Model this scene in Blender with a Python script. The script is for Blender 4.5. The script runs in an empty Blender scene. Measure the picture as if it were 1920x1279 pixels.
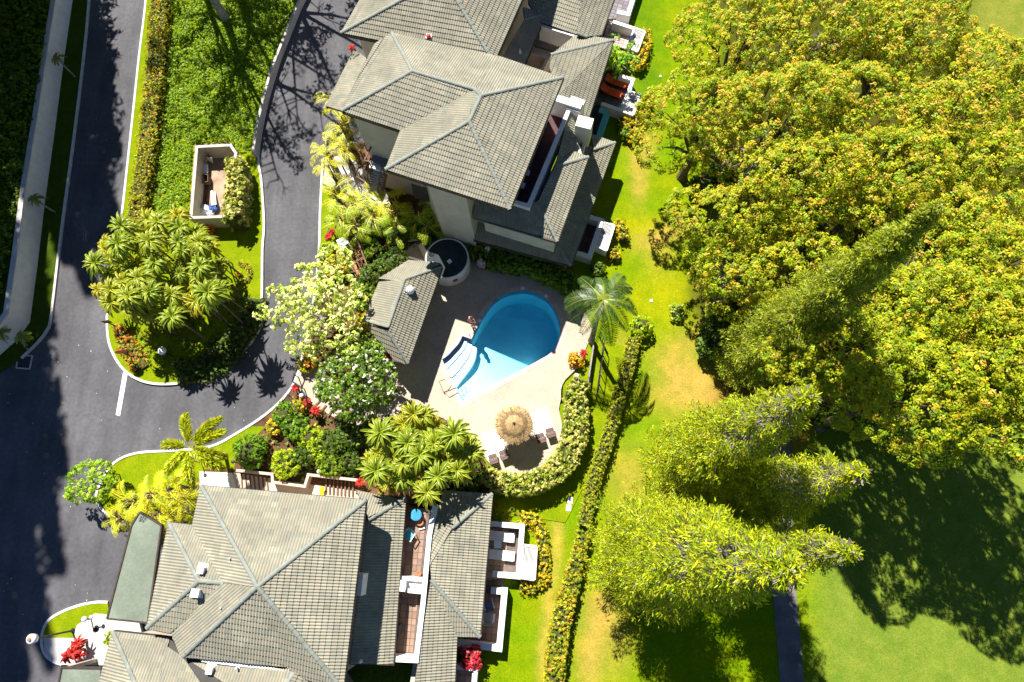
import bpy, math, random
import numpy as np
from mathutils import Vector, Matrix

# ------------------------------------------------------------------ camera
SC = bpy.context.scene
COL = SC.collection
W0, H0 = 1920.0, 1279.0
FOC = 1280.0                      # focal length in photo pixels
CAMH = 42.0                       # drone height, metres
NAD = (1003.0, 1005.0)            # photo pixel straight below the drone
_n = np.array([(NAD[0]-W0/2)/FOC, -(NAD[1]-H0/2)/FOC, -1.0]); _n /= np.linalg.norm(_n)
_X = np.array([1.0, 0, 0]); _X = _X - _X.dot(_n)*_n; _X /= np.linalg.norm(_X)
_Z = -_n
_Y = np.cross(_Z, _X)
R_WC = np.array([_X, _Y, _Z])     # rows: world axes in camera coords -> maps camera vec to world vec
cam_d = bpy.data.cameras.new('camera')
cam = bpy.data.objects.new('camera', cam_d); COL.objects.link(cam)
cam_d.sensor_fit = 'HORIZONTAL'; cam_d.sensor_width = 36.0; cam_d.lens = 36.0*FOC/W0
cam_d.clip_start = 0.5; cam_d.clip_end = 6000
M = Matrix([list(R_WC[0])+[0], list(R_WC[1])+[0], list(R_WC[2])+[CAMH], [0, 0, 0, 1]])
cam.matrix_world = M
SC.camera = cam

# ------------------------------------------------------------------ light
SUN_AZ = np.array([0.40, -0.917]); SUN_AZ /= np.linalg.norm(SUN_AZ)   # horizontal travel of the light
COT = 0.75
EL = math.atan(1.0/COT)
wd = bpy.data.worlds.new('World'); SC.world = wd; wd.use_nodes = True
nt = wd.node_tree; nt.nodes.clear()
sky = nt.nodes.new('ShaderNodeTexSky'); sky.sky_type = 'NISHITA'; sky.sun_disc = False
sky.sun_elevation = EL; sky.sun_rotation = math.atan2(-SUN_AZ[0], -SUN_AZ[1])
sky.altitude = 30; sky.air_density = 0.55; sky.dust_density = 0.0; sky.ozone_density = 6.0
bg = nt.nodes.new('ShaderNodeBackground'); bg.inputs['Strength'].default_value = 0.062
wo = nt.nodes.new('ShaderNodeOutputWorld')
nt.links.new(sky.outputs[0], bg.inputs[0]); nt.links.new(bg.outputs[0], wo.inputs[0])
sd = bpy.data.lights.new('sun', 'SUN'); sd.energy = 5.0; sd.angle = math.radians(0.53); sd.color = (1.0, 0.955, 0.90)
so = bpy.data.objects.new('sun', sd); COL.objects.link(so); so.location = (0, 0, 80)
so.rotation_euler = Vector((SUN_AZ[0]*math.cos(EL), SUN_AZ[1]*math.cos(EL), -math.sin(EL))).to_track_quat('-Z', 'Y').to_euler()
SC.view_settings.view_transform = 'Standard'; SC.view_settings.look = 'None'
SC.view_settings.exposure = 1.22; SC.view_settings.gamma = 1.0; SC.view_settings.use_curve_mapping = False
SC.render.engine = 'CYCLES'
SC.cycles.max_bounces = 6; SC.cycles.diffuse_bounces = 4; SC.cycles.transparent_max_bounces = 12
SC.cycles.caustics_refractive = False; SC.cycles.caustics_reflective = False

# ------------------------------------------------------------------ helpers
rng = np.random.default_rng(7); random.seed(7)
def P(px, py, z=0.0):
    d = R_WC @ np.array([(px-W0/2)/FOC, -(py-H0/2)/FOC, -1.0])
    t = (z-CAMH)/d[2]
    return np.array([d[0]*t, d[1]*t, z])
def PP(pts, z=0.0): return [P(a[0], a[1], a[2] if len(a) > 2 else z) for a in pts]
def unit(v): v = np.asarray(v, float); return v/max(np.linalg.norm(v), 1e-9)
ORG = {}
def org(o): return ORG.get(o.name, np.zeros(3)) if o is not None else np.zeros(3)
def tagit(o, label=None, cat=None, group=None, kind=None):
    if label: o['label'] = label
    if cat: o['category'] = cat
    if group: o['group'] = group
    if kind: o['kind'] = kind
    return o
def thing(name, label, cat, loc=(0, 0, 0), group=None):
    o = bpy.data.objects.new(name, None); COL.objects.link(o); o.empty_display_size = 0.3
    o.location = tuple(float(v) for v in loc); ORG[o.name] = np.array(loc, float)
    return tagit(o, label, cat, group)
class MB:
    def __init__(s): s.v = []; s.f = []; s.c = []
    def add(s, verts, faces, col=None):
        b = len(s.v); s.v.extend([tuple(map(float, q)) for q in verts])
        for f in faces: s.f.append(tuple(i+b for i in f)); s.c.append(col)
        return s
    def box(s, c, size, rz=0.0, col=None):
        x, y, z = size[0]/2, size[1]/2, size[2]/2; ca, sa = math.cos(rz), math.sin(rz)
        vs = []
        for dz in (-z, z):
            for dx, dy in ((-x, -y), (x, -y), (x, y), (-x, y)):
                vs.append((c[0]+dx*ca-dy*sa, c[1]+dx*sa+dy*ca, c[2]+dz))
        return s.add(vs, [(3, 2, 1, 0), (4, 5, 6, 7), (0, 1, 5, 4), (1, 2, 6, 5), (2, 3, 7, 6), (3, 0, 4, 7)], col)
    def bar(s, a, b, w, h=None, col=None):           # square bar between two points
        h = h or w; a = np.array(a, float); b = np.array(b, float); d = unit(b-a)
        up = np.array([0, 0, 1.0]) if abs(d[2]) < .95 else np.array([1.0, 0, 0])
        r = unit(np.cross(d, up)); u = np.cross(r, d)
        vs = [p+r*i*w/2+u*j*h/2 for p in (a, b) for i, j in ((-1, -1), (1, -1), (1, 1), (-1, 1))]
        return s.add(vs, [(3, 2, 1, 0), (4, 5, 6, 7), (0, 1, 5, 4), (1, 2, 6, 5), (2, 3, 7, 6), (3, 0, 4, 7)], col)
    def prism(s, poly, z0, z1, col=None, top=True, bot=True):
        poly = [(p[0], p[1]) for p in poly]
        A = sum(poly[i][0]*poly[(i+1) % len(poly)][1]-poly[(i+1) % len(poly)][0]*poly[i][1] for i in range(len(poly)))
        if A < 0: poly = poly[::-1]
        n = len(poly)
        vs = [(x, y, z0) for x, y in poly]+[(x, y, z1) for x, y in poly]
        fs = [(i, (i+1) % n, n+(i+1) % n, n+i) for i in range(n)]
        if top: fs.append(tuple(range(n, 2*n)))
        if bot: fs.append(tuple(range(n-1, -1, -1)))
        return s.add(vs, fs, col)
    def slab(s, poly3, t, col=None):                  # sloped polygon with thickness downwards
        poly3 = [np.array(p, float) for p in poly3]
        A = sum(poly3[i][0]*poly3[(i+1) % len(poly3)][1]-poly3[(i+1) % len(poly3)][0]*poly3[i][1] for i in range(len(poly3)))
        if A < 0: poly3 = poly3[::-1]
        n = len(poly3)
        vs = poly3+[p-np.array([0, 0, t]) for p in poly3]
        fs = [tuple(range(n)), tuple(range(2*n-1, n-1, -1))]+[(i, n+i, n+(i+1) % n, (i+1) % n) for i in range(n)]
        return s.add(vs, fs, col)
    def tube(s, path, rad, n=6, col=None, cap=True):
        path = [np.array(p, float) for p in path]
        if np.isscalar(rad): rad = [rad]*len(path)
        vs = []; fs = []
        for i, p in enumerate(path):
            d = unit(path[min(i+1, len(path)-1)]-path[max(i-1, 0)])
            a = np.array([0, 0, 1.0]) if abs(d[2]) < .9 else np.array([1.0, 0, 0])
            u = unit(np.cross(d, a)); w = np.cross(d, u)
            for k in range(n):
                t = 2*math.pi*k/n; vs.append(p+(u*math.cos(t)+w*math.sin(t))*rad[i])
        for i in range(len(path)-1):
            for k in range(n):
                a, b = i*n+k, i*n+(k+1) % n; fs.append((a, b, b+n, a+n))
        if cap: fs.append(tuple(range(n-1, -1, -1))); fs.append(tuple(range((len(path)-1)*n, len(path)*n)))
        return s.add(vs, fs, col)
    def lathe(s, c, prof, n=16, col=None):            # prof: (r, z) list bottom to top
        vs = []; fs = []
        for r, z in prof:
            for k in range(n):
                t = 2*math.pi*k/n; vs.append((c[0]+r*math.cos(t), c[1]+r*math.sin(t), c[2]+z))
        for i in range(len(prof)-1):
            for k in range(n):
                a, b = i*n+k, i*n+(k+1) % n; fs.append((a, b, b+n, a+n))
        fs.append(tuple(range(n-1, -1, -1))); fs.append(tuple(range((len(prof)-1)*n, len(prof)*n)))
        return s.add(vs, fs, col)
    def ball(s, c, r, n=12, m=7, col=None, sz=1.0):
        return s.lathe(c, [(max(r*math.sin(math.pi*i/m), .002), -r*sz*math.cos(math.pi*i/m)) for i in range(m+1)], n, col)
def raw_mesh(name, V, Fq, mat, cols=None):            # numpy quads, fast
    me = bpy.data.meshes.new(name); n = len(V); k = len(Fq)
    me.vertices.add(n); me.vertices.foreach_set('co', np.asarray(V, np.float32).ravel())
    me.loops.add(k*4); me.loops.foreach_set('vertex_index', np.asarray(Fq, np.int32).ravel())
    me.polygons.add(k); me.polygons.foreach_set('loop_start', np.arange(0, k*4, 4, dtype=np.int32))
    try: me.polygons.foreach_set('loop_total', np.full(k, 4, np.int32))
    except Exception: pass
    me.update(calc_edges=True)
    if cols is not None:
        at = me.attributes.new('tint', 'FLOAT_COLOR', 'FACE')
        c4 = np.ones((k, 4), np.float32); c4[:, :3] = cols; at.data.foreach_set('color', c4.ravel())
    if mat: me.materials.append(mat)
    return me
def link(name, me, parent=None, loc=None):
    o = bpy.data.objects.new(name, me); COL.objects.link(o)
    if parent is not None: o.parent = parent; ORG[o.name] = org(parent).copy()
    if loc is not None: o.location = tuple(float(v) for v in loc); ORG[o.name] = np.array(loc, float)
    return o
def build(name, mb, mat, parent=None, smooth=False, at=None):
    """one mesh object from an MB in world coordinates (moved to its parent's or its own origin)"""
    o0 = org(parent) if parent is not None else (np.array(at, float) if at is not None else np.zeros(3))
    V = np.array(mb.v) - o0
    me = bpy.data.meshes.new(name); me.from_pydata(V.tolist(), [], mb.f); me.update()
    if any(c is not None for c in mb.c):
        a = me.attributes.new('tint', 'FLOAT_COLOR', 'FACE')
        a.data.foreach_set('color', np.array([list(c or (.5, .5, .5))+[1.0] for c in mb.c], np.float32).ravel())
    if mat: me.materials.append(mat)
    if smooth: me.polygons.foreach_set('use_smooth', [True]*len(me.polygons))
    return link(name, me, parent, None if parent is not None else (o0 if at is not None else None))
def solo(name, mb, mat, label, cat, group=None, smooth=False):
    c = np.mean(np.array(mb.v), axis=0); c[2] = min(v[2] for v in mb.v)
    return tagit(build(name, mb, mat, None, smooth, at=c), label, cat, group)
def struct(name, mb, mat): return tagit(build(name, mb, mat), kind='structure')
def copy_tree(o, parent=None):
    c = o.copy(); COL.objects.link(c)
    if parent is not None: c.parent = parent
    for ch in list(o.children): copy_tree(ch, c)
    return c
def lerp(a, b, t): return np.asarray(a, float)*(1-t)+np.asarray(b, float)*t
def resample(path, step):
    out = [np.array(path[0], float)]
    for a, b in zip(path[:-1], path[1:]):
        a = np.array(a, float); b = np.array(b, float); n = max(1, int(round(np.linalg.norm(b-a)/step)))
        for i in range(1, n+1): out.append(a+(b-a)*i/n)
    return out
def smooth_path(pts, n=4, closed=False):             # Catmull-Rom
    p = [np.array(q, float) for q in pts]; out = []
    N = len(p); rg = range(N if closed else N-1)
    for i in rg:
        p0 = p[(i-1) % N] if (closed or i > 0) else p[i]; p1 = p[i]; p2 = p[(i+1) % N]
        p3 = p[(i+2) % N] if (closed or i+2 < N) else p2
        for k in range(n):
            t = k/n
            out.append(.5*((2*p1)+(p2-p0)*t+(2*p0-5*p1+4*p2-p3)*t*t+(3*p1-p0-3*p2+p3)*t**3))
    if not closed: out.append(p[-1])
    return out
def inpoly(pts, poly):
    x, y = pts[:, 0], pts[:, 1]; r = np.zeros(len(pts), bool); n = len(poly)
    for i in range(n):
        x1, y1 = poly[i][0], poly[i][1]; x2, y2 = poly[(i+1) % n][0], poly[(i+1) % n][1]
        c = ((y1 > y) != (y2 > y)) & (x < (x2-x1)*(y-y1)/((y2-y1) if abs(y2-y1) > 1e-9 else 1e-9)+x1)
        r ^= c
    return r

# ------------------------------------------------------------------ materials
def nodes(name):
    m = bpy.data.materials.new(name); m.use_nodes = True
    t = m.node_tree; b = t.nodes['Principled BSDF']
    return m, t, b
def N(t, typ, **kw):
    n = t.nodes.new(typ)
    for k, v in kw.items(): setattr(n, k, v)
    return n
def mat(name, col, rough=.7, var=.15, scale=3.0, bump=0.0, bscale=40.0, spec=.3, col2=None, fine=.1, metal=0.0):
    m, t, b = nodes(name)
    co = N(t, 'ShaderNodeTexCoord')
    n1 = N(t, 'ShaderNodeTexNoise'); n1.inputs['Scale'].default_value = scale; n1.inputs['Detail'].default_value = 6
    n2 = N(t, 'ShaderNodeTexNoise'); n2.inputs['Scale'].default_value = scale*14; n2.inputs['Detail'].default_value = 4
    t.links.new(co.outputs['Object'], n1.inputs['Vector']); t.links.new(co.outputs['Object'], n2.inputs['Vector'])
    c2 = col2 or tuple(max(0, c*(1-2*var)) for c in col); c1 = tuple(min(1, c*(1+var)) for c in col) if not col2 else col
    r = N(t, 'ShaderNodeValToRGB'); r.color_ramp.elements[0].position = .32; r.color_ramp.elements[1].position = .68
    r.color_ramp.elements[0].color = (*c2, 1); r.color_ramp.elements[1].color = (*c1, 1)
    t.links.new(n1.outputs['Fac'], r.inputs['Fac'])
    mr = N(t, 'ShaderNodeMapRange'); mr.inputs['From Min'].default_value = .3; mr.inputs['From Max'].default_value = .7
    mr.inputs['To Min'].default_value = 1-fine; mr.inputs['To Max'].default_value = 1+fine
    t.links.new(n2.outputs['Fac'], mr.inputs['Value'])
    mx = N(t, 'ShaderNodeMix', data_type='RGBA', blend_type='MULTIPLY'); mx.inputs[0].default_value = 1
    t.links.new(r.outputs['Color'], mx.inputs[6]); t.links.new(mr.outputs['Result'], mx.inputs[7])
    t.links.new(mx.outputs[2], b.inputs['Base Color'])
    b.inputs['Roughness'].default_value = rough; b.inputs['Specular IOR Level'].default_value = spec; b.inputs['Metallic'].default_value = metal
    if bump > 0:
        n3 = N(t, 'ShaderNodeTexNoise'); n3.inputs['Scale'].default_value = bscale; n3.inputs['Detail'].default_value = 5
        t.links.new(co.outputs['Object'], n3.inputs['Vector'])
        bp = N(t, 'ShaderNodeBump'); bp.inputs['Strength'].default_value = bump; bp.inputs['Distance'].default_value = .03
        t.links.new(n3.outputs['Fac'], bp.inputs['Height']); t.links.new(bp.outputs['Normal'], b.inputs['Normal'])
    return m
def leafmat(name, gain=1.0, trans=.3, rough=.45, spec=.25):
    """colour comes from each leaf's own 'tint'"""
    m, t, b = nodes(name)
    a = N(t, 'ShaderNodeAttribute'); a.attribute_name = 'tint'
    g = N(t, 'ShaderNodeMix', data_type='RGBA', blend_type='MULTIPLY'); g.inputs[0].default_value = 1; g.inputs[7].default_value = (gain, gain, gain, 1)
    t.links.new(a.outputs['Color'], g.inputs[6]); t.links.new(g.outputs[2], b.inputs['Base Color'])
    b.inputs['Roughness'].default_value = rough; b.inputs['Specular IOR Level'].default_value = spec
    tr = N(t, 'ShaderNodeBsdfTranslucent'); t.links.new(g.outputs[2], tr.inputs['Color'])
    ms = N(t, 'ShaderNodeMixShader'); ms.inputs[0].default_value = trans
    out = t.nodes['Material Output']
    t.links.new(b.outputs[0], ms.inputs[1]); t.links.new(tr.outputs[0], ms.inputs[2]); t.links.new(ms.outputs[0], out.inputs['Surface'])
    return m
def tintmat(name, rough=.7, var=.12, scale=4.0, spec=.3):
    m, t, b = nodes(name)
    a = N(t, 'ShaderNodeAttribute'); a.attribute_name = 'tint'
    co = N(t, 'ShaderNodeTexCoord'); n1 = N(t, 'ShaderNodeTexNoise'); n1.inputs['Scale'].default_value = scale; n1.inputs['Detail'].default_value = 6
    t.links.new(co.outputs['Object'], n1.inputs['Vector'])
    mr = N(t, 'ShaderNodeMapRange'); mr.inputs['From Min'].default_value = .3; mr.inputs['From Max'].default_value = .7
    mr.inputs['To Min'].default_value = 1-var; mr.inputs['To Max'].default_value = 1+var
    t.links.new(n1.outputs['Fac'], mr.inputs['Value'])
    g = N(t, 'ShaderNodeMix', data_type='RGBA', blend_type='MULTIPLY'); g.inputs[0].default_value = 1
    t.links.new(a.outputs['Color'], g.inputs[6]); t.links.new(mr.outputs['Result'], g.inputs[7]); t.links.new(g.outputs[2], b.inputs['Base Color'])
    b.inputs['Roughness'].default_value = rough; b.inputs['Specular IOR Level'].default_value = spec
    return m
M_ = {}
M_['leaf'] = leafmat('leaf', 2.1, .40); M_['leafshiny'] = leafmat('leaf_shiny', 1.6, .35, .35, .4)
M_['tint'] = tintmat('painted')
M_['bark'] = mat('bark', (.16, .12, .09), .9, .3, 6, .5, 30)
M_['palebark'] = mat('pale_bark', (.34, .31, .28), .9, .25, 6, .4, 30)
def asphalt():
    m = mat('asphalt', (.092, .090, .096), .85, .13, .30, .35, 60, .22, None, .14); t = m.node_tree; b = t.nodes['Principled BSDF']
    src = b.inputs['Base Color'].links[0].from_socket; co = N(t, 'ShaderNodeTexCoord')
    nz = N(t, 'ShaderNodeTexNoise'); nz.inputs['Scale'].default_value = 1.3; nz.inputs['Detail'].default_value = 5
    ad = N(t, 'ShaderNodeMix', data_type='VECTOR'); ad.inputs[0].default_value = .35
    t.links.new(co.outputs['Object'], nz.inputs['Vector']); t.links.new(co.outputs['Object'], ad.inputs[4]); t.links.new(nz.outputs['Color'], ad.inputs[5])
    vo = N(t, 'ShaderNodeTexVoronoi', feature='DISTANCE_TO_EDGE'); vo.inputs['Scale'].default_value = .42; t.links.new(ad.outputs[1], vo.inputs['Vector'])
    cr = N(t, 'ShaderNodeMapRange'); cr.inputs['From Min'].default_value = 0; cr.inputs['From Max'].default_value = .012; cr.inputs['To Min'].default_value = .86; cr.inputs['To Max'].default_value = 1.0; t.links.new(vo.outputs['Distance'], cr.inputs['Value'])
    mp = N(t, 'ShaderNodeMapping'); mp.inputs['Scale'].default_value = (1.1, .16, 1); mp.inputs['Rotation'].default_value = (0, 0, -.12); t.links.new(co.outputs['Object'], mp.inputs['Vector'])
    st = N(t, 'ShaderNodeTexNoise'); st.inputs['Scale'].default_value = .9; st.inputs['Detail'].default_value = 3; t.links.new(mp.outputs[0], st.inputs['Vector'])
    sr = N(t, 'ShaderNodeMapRange'); sr.inputs['From Min'].default_value = .35; sr.inputs['From Max'].default_value = .65; sr.inputs['To Min'].default_value = .84; sr.inputs['To Max'].default_value = 1.12; t.links.new(st.outputs['Fac'], sr.inputs['Value'])
    x = N(t, 'ShaderNodeMath', operation='MULTIPLY'); t.links.new(cr.outputs['Result'], x.inputs[0]); t.links.new(sr.outputs['Result'], x.inputs[1])
    mx = N(t, 'ShaderNodeMix', data_type='RGBA', blend_type='MULTIPLY'); mx.inputs[0].default_value = 1; t.links.new(src, mx.inputs[6]); t.links.new(x.outputs[0], mx.inputs[7]); t.links.new(mx.outputs[2], b.inputs['Base Color'])
    return m
M_['asphalt'] = asphalt()
M_['concrete'] = mat('concrete', (.50, .47, .43), .85, .08, 1.2, .15, 40)
M_['kerb'] = mat('kerb_concrete', (.58, .56, .53), .85, .1, 2, .1, 40)
M_['line'] = mat('road_paint', (.75, .74, .72), .7, .06, 5)
M_['white'] = mat('white_stucco', (.74, .72, .70), .8, .05, 2, .1, 60)
M_['cream'] = mat('cream_stucco', (.52, .46, .37), .85, .06, 1.5, .1, 60)
M_['beige'] = mat('beige_stucco', (.50, .41, .32), .85, .07, 1.5, .1, 60)
M_['brownwood'] = mat('brown_wood', (.15, .085, .05), .7, .2, 6, .2, 40)
M_['boards'] = mat('orange_boards', (.36, .17, .06), .7, .2, 5, .2, 40)
M_['grout'] = mat('floor_grout', (.13, .10, .085), .9, .15, 3)
M_['darkmetal'] = mat('dark_metal', (.03, .028, .028), .5, .1, 5, 0, 40, .4)
M_['soil'] = mat('soil', (.13, .068, .035), .95, .3, 1.5, .6, 30, .2, None, .3)
M_['deck'] = mat('pool_deck', (.43, .355, .27), .85, .07, .5, .12, 60, .2)
M_['steel'] = mat('steel', (.55, .55, .55), .25, .05, 5, 0, 40, .5, None, .05, 1.0)
M_['gutter'] = mat('brown_gutter', (.05, .035, .028), .6, .15, 4)
M_['flatroof'] = mat('green_membrane', (.17, .20, .15), .85, .13, .55, .1, 30)
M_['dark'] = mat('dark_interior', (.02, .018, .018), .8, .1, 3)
M_['glass'] = mat('window_glass', (.03, .04, .05), .08, .1, 2, 0, 40, .6)
M_['globe'] = mat('lamp_globe', (.78, .80, .84), .25, .03, 3, 0, 40, .5)
M_['red'] = mat('red_paint', (.45, .03, .02), .5, .1, 4)
import bmesh
# ------------------------------------------------------------------ ground sheets
def grassmat(name, attr=True, col=(.14, .19, .008), bump=.5, sc=1.0):
    m, t, b = nodes(name)
    co = N(t, 'ShaderNodeTexCoord')
    n1 = N(t, 'ShaderNodeTexNoise'); n1.inputs['Scale'].default_value = 1.1*sc; n1.inputs['Detail'].default_value = 7; n1.inputs['Roughness'].default_value = .65
    n2 = N(t, 'ShaderNodeTexNoise'); n2.inputs['Scale'].default_value = 18*sc; n2.inputs['Detail'].default_value = 5
    for n in (n1, n2): t.links.new(co.outputs['Object'], n.inputs['Vector'])
    if attr:
        a = N(t, 'ShaderNodeAttribute'); a.attribute_name = 'tint'; src = a.outputs['Color']
    else:
        rgb = N(t, 'ShaderNodeRGB'); rgb.outputs[0].default_value = (*col, 1); src = rgb.outputs[0]
    r = N(t, 'ShaderNodeValToRGB'); e = r.color_ramp.elements; e[0].position = .3; e[1].position = .7
    e[0].color = (.70, .84, .55, 1); e[1].color = (1.22, 1.08, 1.0, 1)
    t.links.new(n1.outputs['Fac'], r.inputs['Fac'])
    x = N(t, 'ShaderNodeMix', data_type='RGBA', blend_type='MULTIPLY'); x.inputs[0].default_value = 1
    t.links.new(src, x.inputs[6]); t.links.new(r.outputs['Color'], x.inputs[7])
    mr = N(t, 'ShaderNodeMapRange'); mr.inputs['From Min'].default_value = .3; mr.inputs['From Max'].default_value = .7
    mr.inputs['To Min'].default_value = .72; mr.inputs['To Max'].default_value = 1.25
    t.links.new(n2.outputs['Fac'], mr.inputs['Value'])
    y = N(t, 'ShaderNodeMix', data_type='RGBA', blend_type='MULTIPLY'); y.inputs[0].default_value = 1
    t.links.new(x.outputs[2], y.inputs[6]); t.links.new(mr.outputs['Result'], y.inputs[7])
    t.links.new(y.outputs[2], b.inputs['Base Color']); b.inputs['Roughness'].default_value = .9; b.inputs['Specular IOR Level'].default_value = .02
    bp = N(t, 'ShaderNodeBump'); bp.inputs['Strength'].default_value = bump; bp.inputs['Distance'].default_value = .05
    t.links.new(n2.outputs['Fac'], bp.inputs['Height']); t.links.new(bp.outputs['Normal'], b.inputs['Normal'])
    return m
M_['grass'] = grassmat('grass'); M_['turf'] = grassmat('turf', False, (.170, .225, .004)); M_['field'] = grassmat('field_grass', False, (.07, .10, .01), .5, .4)
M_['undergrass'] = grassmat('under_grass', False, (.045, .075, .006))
_h0 = P(827, 757); _h1 = P(1050.5, 544)                 # the pool basin is dug through the ground here
g = MB(); B_ = 2500
for x0, x1, y0, y1 in ((-B_, B_, -B_, _h0[1]), (-B_, B_, _h1[1], B_), (-B_, _h0[0], _h0[1], _h1[1]), (_h1[0], B_, _h0[1], _h1[1])):
    g.add([(x0, y0, -.10), (x1, y0, -.10), (x1, y1, -.10), (x0, y1, -.10)], [(0, 1, 2, 3)])
struct('ground', g, M_['field'])

# lawn: one fine sheet, each vertex carries its own turf colour (worn and dry patches)
def lawn_sheet():
    x0, y0 = P(860, 640)[0], P(960, 1400)[1]
    x1, y1 = P(2300, 640)[0]+6, P(960, -160)[1]
    nx, ny = int((x1-x0)/.22), int((y1-y0)/.22)
    X, Y = np.meshgrid(np.linspace(x0, x1, nx+1), np.linspace(y0, y1, ny+1))
    V = np.stack([X.ravel(), Y.ravel(), np.full(X.size, -.03)], 1)
    # photo-scale coordinates of each vertex on the ground plane
    C = (R_WC.T @ (V-np.array([0, 0, CAMH])).T).T
    px = W0/2 + FOC*C[:, 0]/-C[:, 2]; py = H0/2 - FOC*C[:, 1]/-C[:, 2]
    def blob(cx, cy, rx, ry, a=0):
        dx, dy = px-cx, py-cy; ca, sa = math.cos(a), math.sin(a)
        return np.exp(-(((dx*ca+dy*sa)/rx)**2+((-dx*sa+dy*ca)/ry)**2))
    wob = .5*np.sin(px*.05+np.sin(py*.04)*2)+.5*np.sin(py*.061+px*.02)
    base = np.array([.125, .215, .002])+np.zeros((len(V), 3))
    yel = np.array([.235, .235, .003]); dry = np.array([.36, .25, .055]); fair = np.array([.140, .195, .026]); lush = np.array([.095, .175, .004])
    mulch = np.array([.33, .12, .045])
    def mixin(col, w):
        nonlocal base
        w = np.clip(w, 0, 1)[:, None]; base = base*(1-w)+col*w
    mixin(yel, .20+.22*wob)
    mixin(lush, 1.0*(blob(1205, 40, 40, 100)+blob(1215, 170, 30, 60)+.6*blob(1180, 215, 40, 35)))
    mixin(dry, .95*(blob(1205, 280, 22, 45, .2)+blob(1198, 340, 14, 45)+.9*blob(1245, 435, 55, 24, -.3)+.8*blob(1235, 475, 30, 40)+blob(1300, 690, 50, 75)+.8*blob(1255, 720, 45, 60)+.8*blob(1330, 740, 50, 40)+.7*blob(1165, 660, 10, 40)+.6*blob(1290, 420, 30, 20))*(.75+.25*wob))
    mixin(yel*1.15, .8*(blob(1240, 560, 60, 60)+blob(1200, 420, 40, 20)))
    mixin(dry*np.array([1.05, 1.1, 1.0]), .75*(blob(1046, 1000, 10, 90)+blob(1030, 1130, 11, 90)+blob(1018, 1240, 11, 70)))
    mixin(dry, .85*(blob(1125, 1150, 30, 50)+blob(1105, 1240, 26, 60)+.7*blob(1180, 900, 40, 60)+.6*blob(1160, 1200, 30, 70)))
    mixin(mulch, .95*(blob(1310, 930, 60, 40)+blob(1405, 745, 50, 35)+blob(1200, 1125, 50, 18)+blob(1480, 800, 40, 40)+.8*blob(1350, 985, 60, 30)))
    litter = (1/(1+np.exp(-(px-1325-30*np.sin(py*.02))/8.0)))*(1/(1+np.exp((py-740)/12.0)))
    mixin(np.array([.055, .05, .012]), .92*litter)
    mixin(mulch*.9, .8*blob(1420, 735, 45, 30))
    right = 1/(1+np.exp(-(px-1530)/14.0)); south = 1/(1+np.exp(-(py-760)/40.0))
    stripe = .5+.5*np.sin(px*.11)
    mixin(fair*1.0, right*south)
    base *= (1-.05*stripe*right*south)[:, None]
    mixin(np.array([.17, .19, .03]), 1/(1+np.exp(-(px-1815)/10.0))*(py < 130))
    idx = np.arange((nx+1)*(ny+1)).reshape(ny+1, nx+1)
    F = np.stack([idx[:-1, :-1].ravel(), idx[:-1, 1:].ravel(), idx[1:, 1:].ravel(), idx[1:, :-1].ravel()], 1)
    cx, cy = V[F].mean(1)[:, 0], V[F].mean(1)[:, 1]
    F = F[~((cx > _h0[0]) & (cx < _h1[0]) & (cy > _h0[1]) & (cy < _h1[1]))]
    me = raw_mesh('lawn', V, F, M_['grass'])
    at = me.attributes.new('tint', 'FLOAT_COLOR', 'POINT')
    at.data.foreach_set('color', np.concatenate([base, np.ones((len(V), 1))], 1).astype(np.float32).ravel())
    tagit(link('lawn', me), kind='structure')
lawn_sheet()

# asphalt: the whole paved west side, islands and beds are raised on top of it
a = MB(); a.prism(PP([(-420, -420), (690, -420), (700, 200), (640, 420), (600, 760), (560, 830), (420, 880), (330, 1000), (300, 1420), (-420, 1420)]), -.09, -.004)
struct('asphalt_road', a, M_['asphalt'])

KERBN = 'kerb'
def kerb(path_px, w=.15, h=.13, closed=False, side=1):
    pts = [P(*p) for p in smooth_path(path_px, 4, closed)]
    mb = MB(); n = len(pts); L = []; Rr = []
    for i, p in enumerate(pts):
        a = pts[(i-1) % n] if (closed or i > 0) else pts[i]; b = pts[(i+1) % n] if (closed or i < n-1) else pts[i]
        d = unit(b-a); q = np.array([-d[1], d[0], 0])*w/2
        L.append(p+q); Rr.append(p-q)
    vs = []; fs = []
    for i in range(n):
        for q, z in ((L[i], -.02), (L[i], h), (Rr[i], h), (Rr[i], -.02)): vs.append((q[0], q[1], z))
    for i in range(n if closed else n-1):
        j = (i+1) % n
        for k in range(3): fs.append((i*4+k, i*4+k+1, j*4+k+1, j*4+k))
    if not closed: fs += [(0, 1, 2, 3), ((n-1)*4+3, (n-1)*4+2, (n-1)*4+1, (n-1)*4)]
    mb.add(vs, fs); struct('kerb', mb, M_['kerb'])
ISL = [(282, -120), (275, 0), (262, 110), (245, 270), (228, 420), (206, 560), (203, 620), (212, 660), (235, 695), (268, 715), (310, 721), (360, 714), (420, 688), (465, 650), (488, 612), (492, 560), (493, 470), (496, 420), (491, 340), (485, 290), (500, 200), (530, 100), (566, 0), (600, -120)]
mb = MB(); mb.prism([P(*p) for p in smooth_path(ISL, 3)], -.05, .10); struct('median_lawn', mb, M_['turf'])
kerb(ISL)
LK = [(176, -120), (168, 0), (160, 90), (141, 250), (117, 430), (98, 590), (88, 622), (70, 645), (42, 672)]
kerb(LK)
mb = MB(); mb.prism([P(*p) for p in smooth_path(LK, 3)]+PP([(0, 700), (-60, 700), (20, 560), (140, -120)]), -.05, .09); struct('verge', mb, M_['undergrass'])
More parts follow.
